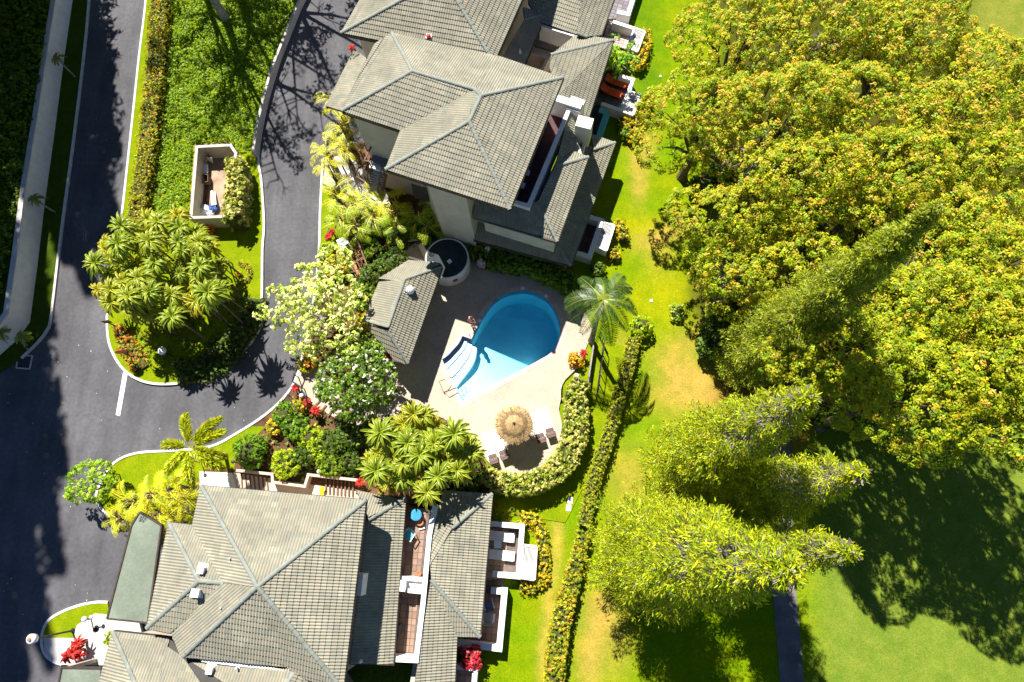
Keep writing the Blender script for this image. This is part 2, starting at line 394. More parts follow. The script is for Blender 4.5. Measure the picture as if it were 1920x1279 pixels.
# east edge of the lane and the beds beside it
RK = [(606, 300), (601, 400), (599, 470), (590, 560), (572, 650), (560, 700), (540, 738), (500, 777), (445, 813), (395, 838), (330, 845), (258, 850), (216, 868), (192, 902), (182, 935), (196, 958), (214, 972)]
kerb(RK)
BED = [(607, 296)]+RK+[(262, 975), (300, 985), (330, 960), (370, 908), (378, 925), (690, 950), (870, 940), (930, 920), (890, 815), (800, 770), (690, 800), (640, 740), (720, 610), (800, 450), (900, 470), (905, 503), (960, 498), (1020, 508), (1062, 540), (1075, 530), (1070, 480), (960, 440), (780, 340), (700, 260)]
mb = MB(); mb.prism([P(*p) for p in BED], -.05, .075); struct('planting_bed', mb, M_['soil'])
for nm, poly in (('turf_strip', [(606, 330), (640, 360), (650, 430), (640, 470), (600, 480), (601, 400)]),
                 ('turf_strip', [(258, 851), (216, 869), (193, 903), (184, 935), (200, 958), (240, 950), (300, 925), (370, 905), (385, 880), (440, 880), (445, 850), (500, 800), (470, 800), (420, 830), (330, 846)]),
                 ('lawn_verge', [(1095, 640), (1128, 640), (1175, 650), (1190, 690), (1160, 770), (1100, 900), (1060, 980), (930, 960), (920, 940), (990, 920), (1050, 880), (1085, 800), (1090, 720)])):
    mb = MB(); mb.prism(PP(poly), .02, .085 if nm == 'turf_strip' else .01); struct(nm, mb, M_['turf'])
# second small bed by the carports
K2 = [(204, 1129), (180, 1129), (150, 1135), (118, 1147), (93, 1163), (82, 1185), (81, 1210), (88, 1228), (103, 1240), (118, 1245)]
kerb(K2)
mb = MB(); mb.prism([P(*p) for p in smooth_path(K2, 3)]+PP([(200, 1245), (210, 1200), (206, 1150)]), -.05, .10); struct('entry_bed', mb, M_['turf'])
mb = MB(); mb.prism(PP([(84, 1195), (140, 1196), (146, 1172), (180, 1150), (206, 1152), (262, 1160), (270, 1185), (215, 1215), (206, 1247), (118, 1246), (100, 1238), (87, 1226)]), -.05, .115); struct('entry_walk', mb, M_['concrete'])
# paint
mb = MB(); mb.prism(PP([(231, 698), (239, 701), (225, 780), (217, 778)]), -.003, .003); tagit(build('stop_line', mb, M_['line']), kind='structure')
# groundwork for walkways
mb = MB(); mb.prism(PP([(375, 884), (442, 887), (690, 925), (690, 945), (375, 925)]), 0, .11); struct('walkway', mb, M_['beige'])
mb = MB(); mb.prism(PP([(378, 886), (436, 887), (450, 930), (376, 925)]), 0, .125); struct('walkway_slab', mb, M_['white'])
mb = MB(); mb.prism(PP([(612, 300), (650, 290), (720, 350), (735, 385), (690, 380), (606, 345)]), 0, .11); struct('entry_walk', mb, M_['concrete'])
mb = MB(); mb.prism(PP([(552, 722), (574, 678), (600, 690), (640, 725), (700, 765), (752, 755), (745, 795), (690, 806), (640, 790), (590, 762)]), 0, .11); struct('garden_path', mb, M_['deck'])
# cart path
mb = MB(); mb.prism(PP([(1438, 600), (1440, 700), (1444, 900), (1447, 1090), (1463, 1279), (1468, 1420), (1515, 1420), (1508, 1279), (1491, 1085), (1484, 900), (1480, 700), (1476, 600)]), -.05, .006)
struct('cart_path', mb, mat('path_asphalt', (.16, .14, .135), .9, .15, 1, .3, 50, .2))

# ------------------------------------------------------------------ pool
DZ = .10
POOL = [(867, 630), (884, 636), (893, 617), (900, 604), (908, 590), (918, 575), (932, 561), (950, 551), (968, 547), (985, 546), (1003, 550), (1020, 559), (1034, 572), (1044, 590), (1050, 610), (1050, 628), (1046, 643), (1038, 656), (1027, 666), (868, 755), (829, 674), (850, 655)]
DECK = [(905, 503), (930, 500), (965, 498), (1000, 503), (1035, 517), (1062, 540), (1085, 570), (1104, 600), (1112, 625), (1102, 645), (1095, 662), (1082, 690), (1060, 712), (1052, 730), (1052, 748), (1048, 768), (1054, 795), (1050, 820), (1038, 852), (1016, 875), (985, 890), (950, 887), (922, 873), (903, 850), (884, 818), (850, 795), (800, 772), (765, 778), (738, 792), (690, 800), (672, 770), (690, 700), (694, 600), (740, 500), (800, 440), (880, 448), (900, 480)]
pool = [P(x, y, DZ) for x, y in POOL[:2]]+[P(x, y, DZ) for x, y in smooth_path(POOL[1:19], 3)[1:]]+[P(x, y, DZ) for x, y in POOL[19:21]]+[P(x, y, DZ) for x, y in smooth_path([POOL[20], (840, 666), POOL[21], (860, 644), POOL[0]], 3)[1:-1]]
def off(poly, d):                                     # offset a closed polygon outwards
    n = len(poly); A = sum(poly[i][0]*poly[(i+1) % n][1]-poly[(i+1) % n][0]*poly[i][1] for i in range(n)); s = 1 if A < 0 else -1
    out = []
    for i in range(n):
        a, b, c = poly[i-1], poly[i], poly[(i+1) % n]; e1 = unit(b-a); e2 = unit(c-b)
        n1 = np.array([-e1[1], e1[0], 0])*s; n2 = np.array([-e2[1], e2[0], 0])*s; m = unit(n1+n2)
        out.append(b+m*d/max(.45, m.dot(n1)))
    return out
def ring_fill(name, outer, inner, z, m):
    bm = bmesh.new(); es = []
    for loop in (outer, inner):
        vs = [bm.verts.new((p[0], p[1], z)) for p in loop]
        es += [bm.edges.new((vs[i], vs[(i+1) % len(vs)])) for i in range(len(vs))]
    bmesh.ops.triangle_fill(bm, use_beauty=True, edges=es)
    bmesh.ops.recalc_face_normals(bm, faces=bm.faces)
    for f in bm.faces:
        if f.normal.z < 0: f.normal_flip()
    me = bpy.data.meshes.new(name); bm.to_mesh(me); bm.free(); me.materials.append(m)
    return link(name, me)
cop = off(pool, .30)
deck_o = ring_fill('pool_deck', [P(x, y, DZ) for x, y in smooth_path(DECK, 2, True)], cop, DZ, M_['deck'])
tagit(deck_o, kind='structure')
dk = MB(); dk.prism([P(x, y, DZ)*np.array([1, 1, 0]) for x, y in smooth_path(DECK, 2, True)], -.05, DZ-.006, top=False, bot=False); tagit(build('pool_deck_edge', dk, M_['deck']), kind='structure')
pt = thing('swimming_pool', 'teardrop swimming pool of bright blue water with corner steps', 'swimming pool', P(960, 650, 0))
mb = MB(); n = len(pool)
for lo, hi in ((cop, pool),):
    vs = []
    for i in range(n): vs += [(cop[i][0], cop[i][1], DZ-.05), (cop[i][0], cop[i][1], DZ+.012), (pool[i][0], pool[i][1], DZ+.012), (pool[i][0], pool[i][1], -.22)]
    fs = []
    for i in range(n):
        j = (i+1) % n
        for k in range(3): fs.append((i*4+k, i*4+k+1, j*4+k+1, j*4+k))
    mb.add(vs, fs)
build('coping', mb, mat('coping', (.52, .40, .33), .8, .1, 3, .15, 40), pt)
M_['plaster'] = mat('pool_plaster', (.78, .88, .92), .6, .04, 1.2, 0, 40, .3, None, .05)
M_['tileband'] = mat('pool_tile_band', (.03, .16, .42), .3, .2, 10, 0, 40, .5)
def pdepth(p):
    a = P(850, 715); b = P(1000, 590); d = b-a; t = np.clip((np.array(p)-a)[:2].dot(d[:2])/d[:2].dot(d[:2]), 0, 1)
    return -.62-1.5*t
inn = off(pool, -.10)
mb = MB(); vs = []; fs = []
for i in range(n): vs += [(pool[i][0], pool[i][1], -.22), (inn[i][0], inn[i][1], pdepth(inn[i]))]
for i in range(n): j = (i+1) % n; fs.append((2*i, 2*i+1, 2*j+1, 2*j))
mb.add(vs, fs); build('basin_wall', mb, M_['plaster'], pt)
bm = bmesh.new(); vv = [bm.verts.new((p[0]-org(pt)[0], p[1]-org(pt)[1], pdepth(p))) for p in inn]; fc = bm.faces.new(vv)
bmesh.ops.triangulate(bm, faces=bm.faces[:]); me = bpy.data.meshes.new('basin_floor'); bm.to_mesh(me); bm.free(); me.materials.append(M_['plaster'])
link('basin_floor', me, pt)
# waterline tiles
mb = MB(); vs = []; fs = []; i1 = off(pool, -.004)
for i in range(n): vs += [(i1[i][0], i1[i][1], DZ+.004), (i1[i][0], i1[i][1], -.16)]
for i in range(n): j = (i+1) % n; fs.append((2*i, 2*i+1, 2*j+1, 2*j))
mb.add(vs, fs); build('tile_band', mb, M_['tileband'], pt)
# corner steps
arcs = [[(829, 674), (840, 666), (850, 655), (860, 644), (867, 630)], [(837, 690), (849, 677), (862, 662), (871, 650), (877, 634)], [(845, 707), (859, 692), (873, 673), (881, 659), (885, 640)], [(854, 724), (868, 705), (883, 684), (890, 668), (893, 650)]]
for k in range(3):
    poly = [P(*p) for p in smooth_path(arcs[0], 3)]+[P(*p) for p in smooth_path(arcs[k+1], 3)][::-1]
    mb = MB(); mb.prism(poly, -1.0, -.24-.085*k-.003*k); build('step', mb, M_['plaster'], pt)
m, t, b = nodes('pool_water'); t.nodes.remove(b)
tb = N(t, 'ShaderNodeBsdfTransparent'); tb.inputs['Color'].default_value = (1, 1, 1, 1)
va = N(t, 'ShaderNodeVolumeAbsorption'); va.inputs['Color'].default_value = (.0, .868, .995, 1); va.inputs['Density'].default_value = .44; t.links.new(va.outputs[0], t.nodes['Material Output'].inputs['Volume'])
gl = N(t, 'ShaderNodeBsdfGlossy'); gl.inputs['Roughness'].default_value = .03
co = N(t, 'ShaderNodeTexCoord'); nz = N(t, 'ShaderNodeTexNoise'); nz.inputs['Scale'].default_value = 3.5; nz.inputs['Detail'].default_value = 4; t.links.new(co.outputs['Object'], nz.inputs['Vector'])
bp = N(t, 'ShaderNodeBump'); bp.inputs['Strength'].default_value = .12; bp.inputs['Distance'].default_value = .1; t.links.new(nz.outputs['Fac'], bp.inputs['Height']); t.links.new(bp.outputs['Normal'], gl.inputs['Normal'])
fr = N(t, 'ShaderNodeFresnel'); fr.inputs['IOR'].default_value = 1.33; ms = N(t, 'ShaderNodeMixShader')
t.links.new(fr.outputs[0], ms.inputs[0]); t.links.new(tb.outputs[0], ms.inputs[1]); t.links.new(gl.outputs[0], ms.inputs[2]); t.links.new(ms.outputs[0], t.nodes['Material Output'].inputs['Surface'])
M_['water'] = m
mb = MB(); ws = off(pool, -.012); mb.add([(p[0], p[1], -.03) for p in ws]+[(p[0], p[1], pdepth(p)-.06) for p in ws], [tuple(range(n))]+[(n+i, n+(i+1) % n, (i+1) % n, i) for i in range(n)])
_bm = bmesh.new(); _vs = [_bm.verts.new(v) for v in mb.v]
for f in mb.f: _bm.faces.new([_vs[i] for i in f])
_fb = _bm.faces.new([_vs[2*n-1-i] for i in range(n)]); bmesh.ops.triangulate(_bm, faces=[_fb]); bmesh.ops.recalc_face_normals(_bm, faces=_bm.faces)
_o = org(pt)
for v in _bm.verts: v.co = (v.co.x-_o[0], v.co.y-_o[1], v.co.z-_o[2])
me = bpy.data.meshes.new('water'); _bm.to_mesh(me); _bm.free(); me.materials.append(M_['water']); wobj = link('water', me, pt)
# handrail standing at the steps, ladder, skimmer lids
rail = solo('pool_handrail', MB().tube([P(832, 736, DZ), P(828, 727, .55), P(824, 715, .86), P(845, 708, .86), P(862, 703, .5), P(866, 712, -.3)], .024, 7).tube([P(834, 738, DZ), P(838, 735, .5), P(851, 717, .84), P(857, 712, .5), P(860, 716, -.3)], .024, 7), M_['steel'], 'steel handrail bent over the corner steps of the pool', 'handrail', smooth=True)
lad = thing('pool_ladder', 'steel pool ladder on the curved shaded edge of the pool', 'ladder', P(926, 562, DZ))
for s in ((920, 566), (932, 557)):
    build('rail', MB().tube([P(s[0]-4, s[1]-5, DZ), P(s[0]-3, s[1]-4, .75), P(s[0]+3, s[1]+3, .75), P(s[0]+4, s[1]+5, -.6)], .022, 6), M_['steel'], lad, True)
for z in (-.2, -.45): build('rung', MB().bar(P(924, 571, z), P(936, 562, z), .06, .03), M_['steel'], lad)
for (x, y, lb) in ((980, 540, 'small pale round skimmer lid at the top of the pool edge'), (1024, 555, 'white round skimmer lid on the upper right pool edge'), (899, 601, 'bright white round lid beside the person at the pool edge')):
    solo('skimmer_lid', MB().lathe(P(x, y, DZ+.012), [(.13, 0), (.13, .02), (.10, .03), (.02, .035)], 14), M_['white'], lb, 'lid', 'skimmer lids around the pool')
# drain grate and manhole
dg = thing('drain_inlet', 'square storm drain grate with pale frame at the road corner', 'drain', P(45, 679, 0))
c = PP([(34, 667), (61, 667), (56, 692), (31, 690)], .0)
for i in range(4): build('frame', MB().bar(c[i]+[0, 0, .01], c[(i+1) % 4]+[0, 0, .01], .09, .05), M_['concrete'], dg)
for k in range(7):
    build('grate_bar', MB().bar(lerp(c[0], c[1], (k+.7)/8.2)+[0, 0, .005], lerp(c[3], c[2], (k+.7)/8.2)+[0, 0, .005], .04, .03), M_['darkmetal'], dg)
solo('manhole_cover', MB().lathe(P(179, 1181, .115), [(.15, 0), (.15, .012), (.13, .016), (.01, .016)], 18), M_['darkmetal'], 'dark round manhole cover in the white entry walk', 'manhole cover')
# ------------------------------------------------------------------ tiled roofs
TW, TE = .29, .285                                    # tile width along the eave, exposed length up the slope
M_['tile'] = tintmat('roof_tile', .72, .17, .7, .2)
M_['under'] = mat('roof_underlay', (.06, .055, .05), .9, .1, 2)
M_['cap'] = mat('ridge_cap', (.21, .225, .19), .7, .10, 3, .1, 30)
def tile_quads(du=TW, dv=TE):
    us = np.array([0, .22, .5, .72, 1.0])*du; hs = np.array([.0, .042, .0, .042, .0])
    return us, hs
def clip(poly, half):                                 # Sutherland-Hodgman in (u, v), keeps w
    for (n0, n1, c) in half:
        out = []
        for i in range(len(poly)):
            a, b = poly[i], poly[(i+1) % len(poly)]
            da, db = a[0]*n0+a[1]*n1-c, b[0]*n0+b[1]*n1-c
            if da >= 0: out.append(a)
            if (da >= 0) != (db >= 0):
                t = da/(da-db); out.append(tuple(a[k]+(b[k]-a[k])*t for k in range(3)))
        poly = out
        if len(poly) < 3: return []
    return poly
TILE_COLS = [(.262, .247, .182), (.250, .238, .178), (.272, .255, .186), (.240, .231, .175), (.266, .243, .180), (.232, .227, .172)]
TILE_BUDGET = {}
def one_tile_mesh(ci):
    us, hs = tile_quads(); mb = MB(); vs = []; fs = []
    for u, h in zip(us, hs): vs += [(u, 0, h+.032), (u, TE+.02, h-.003), (u, 0, h*.2-.02)]
    for i in range(4): a, b = i*3, i*3+3; fs += [(a, b, b+1, a+1), (a+2, b+2, b, a)]
    mb.add(vs, fs, TILE_COLS[ci])
    me = bpy.data.meshes.new('roof_tile'); me.from_pydata(mb.v, [], mb.f); a = me.attributes.new('tint', 'FLOAT_COLOR', 'FACE')
    a.data.foreach_set('color', np.array([list(c)+[1.0] for c in mb.c], np.float32).ravel()); me.materials.append(M_['tile']); return me
TILE_ME = [one_tile_mesh(i) for i in range(len(TILE_COLS))]
def roof_facet(parent, poly3, eave, single=0, tone=1.0):
    """poly3: convex 3D polygon, eave: (i, j) indices of the eave edge. Lays courses of two-roll tiles; `single` of the
    whole tiles become objects of their own, the rest one joined mesh. Slab beneath."""
    pts = [np.array(p, float) for p in poly3]
    a, b = np.array(eave[0], float), np.array(eave[1], float)
    c0 = np.mean(pts, axis=0); nrm = np.zeros(3)
    for i in range(len(pts)): nrm += np.cross(pts[i]-c0, pts[(i+1) % len(pts)]-c0)
    nrm = unit(nrm); nrm = nrm if nrm[2] > 0 else -nrm
    u = b-a; u = unit(u-nrm*u.dot(nrm)); v = np.cross(nrm, u)
    if np.mean([(p-a).dot(v) for p in pts]) < 0: u = -u; v = np.cross(nrm, u); a = b
    a = a-nrm*(a-c0).dot(nrm)
    uv = [((p-a).dot(u), (p-a).dot(v)) for p in pts]
    A = sum(uv[i][0]*uv[(i+1) % len(uv)][1]-uv[(i+1) % len(uv)][0]*uv[i][1] for i in range(len(uv)))
    if A < 0: uv = uv[::-1]
    half = []
    for i in range(len(uv)):
        p, q = uv[i], uv[(i+1) % len(uv)]; ex, ey = q[0]-p[0], q[1]-p[1]; L = math.hypot(ex, ey)
        if L < 1e-6: continue
        n0, n1 = -ey/L, ex/L; half.append((n0, n1, n0*p[0]+n1*p[1]))
    u0, u1 = min(p[0] for p in uv), max(p[0] for p in uv); v0, v1 = min(p[1] for p in uv), max(p[1] for p in uv)
    us, hs = tile_quads(); mb = MB(); cells = []
    v0 -= .03
    for r in range(int((v1-v0)/TE)+2):
        for k in range(-1, int((u1-u0)/TW)+2):
            bu = u0+k*TW; bv = v0+r*TE
            corners = [(bu, bv), (bu+TW, bv), (bu+TW, bv+TE), (bu, bv+TE)]
            ins = [all(x*n0+y*n1-c > -.02 for n0, n1, c in half) for x, y in corners]
            if not any(ins) and not any(all((bu+TW*.5)*n0+(bv+TE*.5)*n1-c > -TW for n0, n1, c in [h]) for h in half): continue
            cells.append((bu, bv, all(ins)))
    whole = [i for i, c in enumerate(cells) if c[2]]
    pick = set(whole[:single])
    O = org(parent)
    for i, (bu, bv, full) in enumerate(cells):
        ci = int(rng.integers(0, len(TILE_COLS))); jit = rng.normal(0, .004)
        if i in pick:
            o = link('roof_tile', TILE_ME[ci], parent)
            p = a+u*bu+v*bv+nrm*(.012+jit*.3)-O
            o.matrix_local = Matrix([[u[0], v[0], nrm[0], p[0]], [u[1], v[1], nrm[1], p[1]], [u[2], v[2], nrm[2], p[2]], [0, 0, 0, 1]]); continue
        f = rng.uniform(.93, 1.07)*tone; col = tuple(x*f for x in TILE_COLS[ci])
        for s in range(4):
            qa, qb = bu+us[s], bu+us[s+1]; ha, hb = hs[s], hs[s+1]
            for quad in ([(qa, bv, ha+.032+jit), (qb, bv, hb+.032+jit), (qb, bv+TE+.02, hb-.003), (qa, bv+TE+.02, ha-.003)],
                         [(qa, bv, -.02), (qb, bv, -.02), (qb, bv+.002, hb+.032+jit), (qa, bv+.002, ha+.032+jit)]):
                if not full: quad = clip(quad, half)
                if len(quad) >= 3: mb.add([a+u*q[0]+v*q[1]+nrm*(q[2]+.012) for q in quad], [tuple(range(len(quad)))], col)
    if mb.v: tagit(build('tile_courses', mb, M_['tile'], parent), kind='stuff')
    return MB().slab([p-nrm*((p-c0).dot(nrm)+.02) for p in pts], .13)
def caps(parent, a, b, w=.20, name='ridge_cap'):
    """run of half-round cap tiles along a hip or ridge, every cap overlapping the next"""
    a = np.array(a, float); b = np.array(b, float)
    if b[2] < a[2]: a, b = b, a
    d = unit(b-a); L = np.linalg.norm(b-a); s = unit(np.cross(d, [0, 0, 1.0])); up = np.cross(s, d); n = max(1, int(L/.36)); mb = MB()
    for k in range(n):
        p = a+d*(L*k/n); q = a+d*(L*(k+1)/n+.03); vs = []; fs = []
        lift = rng.uniform(0, .008)
        for pt_, r in ((p, w*.60), (q, w*.50)):
            for i in range(6):
                t = math.pi*i/5; vs.append(pt_+s*math.cos(t)*r+up*(math.sin(t)*r*.75+.03+lift))
        for i in range(5): fs.append((i, i+1, 7+i, 6+i))
        fs.append((0, 1, 2, 3, 4, 5)); mb.add(vs, fs)
    build(name, mb, M_['cap'], parent)
def fascia(parent, a, b, h=.22):
    a = np.array(a, float); b = np.array(b, float)
    build('gutter', MB().bar(a-[0, 0, h*.55], b-[0, 0, h*.55], .11, h), M_['gutter'], parent)
def facets(parent, V, specs, single=0, tone=1.0):
    """V: dict name -> world point; specs: [(names, (eave a, eave b))]"""
    area = []
    base = MB()
    for names, ev in specs:
        f = roof_facet(parent, [V[k] for k in names], (V[ev[0]], V[ev[1]]), single=single, tone=tone); base.add(f.v, f.f)
    build('roof', base, M_['under'], parent)
def W(d): return {k: P(*v) for k, v in d.items()}
def poly_wall(mb, px_path, z0, z1, t=.2, closed=False, zt=None):
    """wall following plan points given as photo pixels at height zt (default z1)"""
    pts = [P(x, y, z1 if zt is None else zt) for x, y in px_path]
    n = len(pts)
    for i in range(n if closed else n-1):
        a, b = pts[i].copy(), pts[(i+1) % n].copy(); d = unit(b-a); a2 = a-d*t/2*(1 if True else 0); b2 = b+d*t/2
        q = np.array([-d[1], d[0], 0])*t/2
        e = .0015*i
        mb.prism([a2+q, b2+q, b2-q, a2-q], z0, z1+e)
    return mb

# ================================================================== lower building (bottom left)
b3 = thing('condo_building', 'beige tile-roofed building at the bottom left with terraces on its right side', 'building', P(520, 1100, 0))
ZE = 7.0
V = W(dict(NW=(378, 911, ZE), NE=(686, 938, ZE), P=(483, 1100, 8.85), SE=(643, 1293, ZE), SW=(343, 1231, ZE+.05), S2=(540, 1250, ZE+.02), S3=(572, 1274, ZE),
           WK=(361, 985, ZE), A=(317, 980, ZE-.1), RA=(373, 1089, 7.95), RB=(419, 1093, 7.98), C=(276, 1178, ZE-.1), VD=(320, 1187, ZE)))
facets(b3, V, [(['NW', 'NE', 'P'], ('NW', 'NE')), (['NE', 'SE', 'P'], ('NE', 'SE')), (['SW', 'S2', 'P'], ('SW', 'SE')), (['S2', 'S3', 'SE', 'P'], ('SW', 'SE')),
               (['WK', 'NW', 'P', 'RB'], ('WK', 'NW')), (['RB', 'P', 'SW', 'VD'], ('SW', 'VD')),
               (['A', 'WK', 'RB', 'RA'], ('A', 'WK')), (['A', 'RA', 'C'], ('A', 'C')), (['C', 'RA', 'RB', 'VD'], ('C', 'VD'))], single=36)
for k in (('NW', 'P'), ('NE', 'P'), ('SE', 'P'), ('SW', 'P'), ('A', 'RA'), ('RA', 'C'), ('RA', 'RB')): caps(b3, V[k[0]], V[k[1]])
for k in (('NW', 'NE'), ('NE', 'SE'), ('NW', 'WK'), ('WK', 'A'), ('A', 'C'), ('C', 'VD')): fascia(b3, V[k[0]], V[k[1]])
# lower-left wing
V2 = W(dict(N=(212, 1184, 6.3), N2=(319, 1196, 6.3), K=(343, 1231, 6.62), M=(540, 1252, 6.75), R=(558, 1251, 6.9), R2=(505, 1335, 7.6), L=(282, 1345, 7.4), WS=(168, 1350, 6.3), E2=(625, 1330, 6.2), E1=(640, 1300, 6.3)))
facets(b3, V2, [(['N', 'N2', 'L'], ('N', 'N2')), (['N2', 'K', 'R2', 'L'], ('N', 'N2')), (['K', 'M', 'R', 'R2'], ('N', 'N2')), (['N', 'L', 'WS'], ('N', 'WS')), (['R', 'E1', 'E2', 'R2'], ('E1', 'E2'))], single=20)
for k in (('N', 'L'), ('R', 'R2')): caps(b3, V2[k[0]], V2[k[1]])
fascia(b3, V2['N'], V2['N2']); fascia(b3, V2['N'], V2['WS'])
build('flashing', MB().prism(PP([(370, 1231), (450, 1238), (540, 1250), (533, 1257), (450, 1250), (378, 1241)], 6.9), 6.2, 6.9), M_['white'], b3)
# second storey roof strip east of the main roof
V3 = W(dict(N0=(667, 925, 4.0), NE=(760, 934, 3.9), H=(690, 975, 5.1), HS=(684, 950, 5.0), SE=(737, 1246, 3.9), SI=(655, 1244, 5.1), I2=(640, 1000, 5.3), I3=(610, 1244, 5.5)))
facets(b3, V3, [(['N0', 'NE', 'H', 'HS'], ('N0', 'NE')), (['NE', 'SE', 'SI', 'H'], ('NE', 'SE')), (['H', 'SI', 'I3', 'I2'], ('SI', 'H'))], single=24)
caps(b3, V3['NE'], V3['H']); fascia(b3, V3['N0'], V3['NE']); fascia(b3, V3['NE'], V3['SE']); fascia(b3, V3['SE'], V3['SI'])
build('vent_housing', MB().box(P(676, 1095, 5.6), (.42, 1.05, 1.1), -.07), M_['white'], b3)
# body of the house under the roofs
body = MB()
def inset_px(poly, z0, z1, zt): body.prism([P(x, y, zt) for x, y in poly], z0, z1)
inset_px([(392, 928), (668, 952), (628, 1275), (352, 1222), (300, 1170), (330, 995), (374, 998)], 0, 6.9, 7.0)
inset_px([(225, 1196), (330, 1210), (560, 1262), (600, 1330), (195, 1330)], 0, 6.15, 6.3)
inset_px([(675, 935), (748, 942), (728, 1238), (640, 1240)], 0, 3.75, 3.9)
build('wall', body, M_['beige'], b3)
# balcony level
bal = MB(); bal.prism(PP([(745, 945), (806, 955), (779, 1238), (730, 1235)], 2.7), 0, 2.7); build('balcony_floor', bal, M_['grout'], b3)
def floor_tiles(parent, poly, z, size, cols, ang, name='floor_tile', gap=.015, kind='stuff'):
    """square floor tiles with recessed joints, clipped to a polygon"""
    pts = [P(x, y, z) for x, y in poly]; c0 = np.mean(pts, 0); ca, sa = math.cos(ang), math.sin(ang)
    loc = [((p-c0)[0]*ca+(p-c0)[1]*sa, -(p-c0)[0]*sa+(p-c0)[1]*ca) for p in pts]
    A = sum(loc[i][0]*loc[(i+1) % len(loc)][1]-loc[(i+1) % len(loc)][0]*loc[i][1] for i in range(len(loc)))
    if A < 0: loc = loc[::-1]
    half = []
    for i in range(len(loc)):
        p, q = loc[i], loc[(i+1) % len(loc)]; L = math.hypot(q[0]-p[0], q[1]-p[1]); n0, n1 = -(q[1]-p[1])/L, (q[0]-p[0])/L
        half.append((n0, n1, n0*p[0]+n1*p[1]))
    u0, u1 = min(p[0] for p in loc), max(p[0] for p in loc); v0, v1 = min(p[1] for p in loc), max(p[1] for p in loc); mb = MB()
    for i in range(int((u1-u0)/size)+1):
        for j in range(int((v1-v0)/size)+1):
            x, y = u0+i*size, v0+j*size
            q = clip([(x+gap, y+gap, 0), (x+size-gap, y+gap, 0), (x+size-gap, y+size-gap, 0), (x+gap, y+size-gap, 0)], half)
            if len(q) < 3: continue
            f = rng.uniform(.82, 1.15); c = cols[int(rng.integers(len(cols)))]; dz = rng.uniform(.012, .016)
            vs = [(c0[0]+a*ca-b*sa, c0[1]+a*sa+b*ca, z+dz) for a, b, _ in q]; vs += [(p[0], p[1], z-.002) for p in vs]; n = len(q)
            mb.add(vs, [tuple(range(n))]+[(k, n+k, n+(k+1) % n, (k+1) % n) for k in range(n)], tuple(k*f for k in c))
    return tagit(build(name, mb, M_['tint'], parent), kind=kind)
TERRA = [(.25, .16, .11), (.28, .18, .125), (.22, .145, .105)]
floor_tiles(b3, [(747, 948), (800, 955), (773, 1235), (731, 1234)], 2.702, .34, TERRA, -.06)
par = MB(); poly_wall(par, [(815, 950), (805, 1004), (793, 1132), (780, 1238), (738, 1236)], 2.2, 3.75, .26); poly_wall(par, [(752, 1084), (794, 1088)], 2.2, 3.7, .2); poly_wall(par, [(750, 1106), (790, 1110)], 2.2, 3.72, .22)
par.prism(PP([(752, 1086), (793, 1090), (791, 1109), (750, 1105)], 3.5), 2.6, 3.5); build('parapet', par, M_['white'], b3)
build('party_post', MB().box(P(757, 1098, 3.7), (.3, .55, .6), -.07), M_['white'], b3)
# lower roof
V4 = W(dict(NW=(832, 921, 2.6), NE=(923, 926, 2.5), IN=(815, 975, 3.5), HN=(848, 990, 3.45), I1=(806, 1060, 3.6), H=(808, 1087, 3.6), SE=(900, 1194, 2.5), SK=(856, 1193, 2.55), V=(832, 1140, 3.0), B1=(850, 1335, 2.5), B0=(768, 1335, 3.6)))
facets(b3, V4, [(['NW', 'NE', 'HN', 'IN'], ('NW', 'NE')), (['NE', 'SE', 'H', 'I1', 'HN'], ('NE', 'SE')), (['IN', 'HN', 'I1'], ('HN', 'I1')), (['H', 'SE', 'SK'], ('SK', 'SE')), (['H', 'SK', 'B1', 'B0'], ('SK', 'B1'))], single=24)
caps(b3, V4['NE'], V4['HN']); caps(b3, V4['H'], V4['SE'])
for k in (('NW', 'NE'), ('NE', 'SE'), ('SE', 'SK'), ('SK', 'B1')): fascia(b3, V4[k[0]], V4[k[1]])
bd = MB(); bd.prism(PP([(838, 930), (912, 936), (890, 1180), (846, 1180), (838, 1330), (760, 1330), (800, 1090), (812, 960)], 2.5), 0, 2.4); build('lower_wall', bd, M_['beige'], b3)
# white caps on the roofs
for (x, y, z, s, lb) in ((381, 1066, 7.7, .5, 'square white roof vent north of the small dormer ridge'), (371, 1108, 7.75, .62, 'white roof vent standing on the dormer ridge with a long shadow'), (397, 1252, 6.75, .5, 'white roof vent on the lowest left roof below the white strip')):
    t = thing('roof_vent', lb, 'roof vent', P(x, y, z), 'white roof vents')
    build('flashing', MB().box(P(x, y, z)+[0, 0, .03], (s, s, .06), -.1), M_['white'], t); build('hood', MB().box(P(x, y, z)+[.06, -.07, .2], (s*.5, s*.5, .36), -.1).box(P(x, y, z)+[.06, -.07, .4], (s*.62, s*.62, .05), -.1), M_['white'], t)
for (x, y, z, lb) in ((436, 1047, 8.0, 'thin white pipe vent left of the long hip'), (419, 1139, 7.9, 'thin white pipe vent right of the dormer valley'), (448, 1251, 6.9, 'tiny pipe vent at the white roof strip'), (677, 1240, 5.1, 'bluish pipe vent at the low end of the shaded roof strip')):
    solo('pipe_vent', MB().lathe(P(x, y, z-.1), [(.1, 0), (.1, .12), (.045, .14), (.045, .38), (.02, .4)], 10), M_['white'], lb, 'pipe vent', 'roof pipe vents')
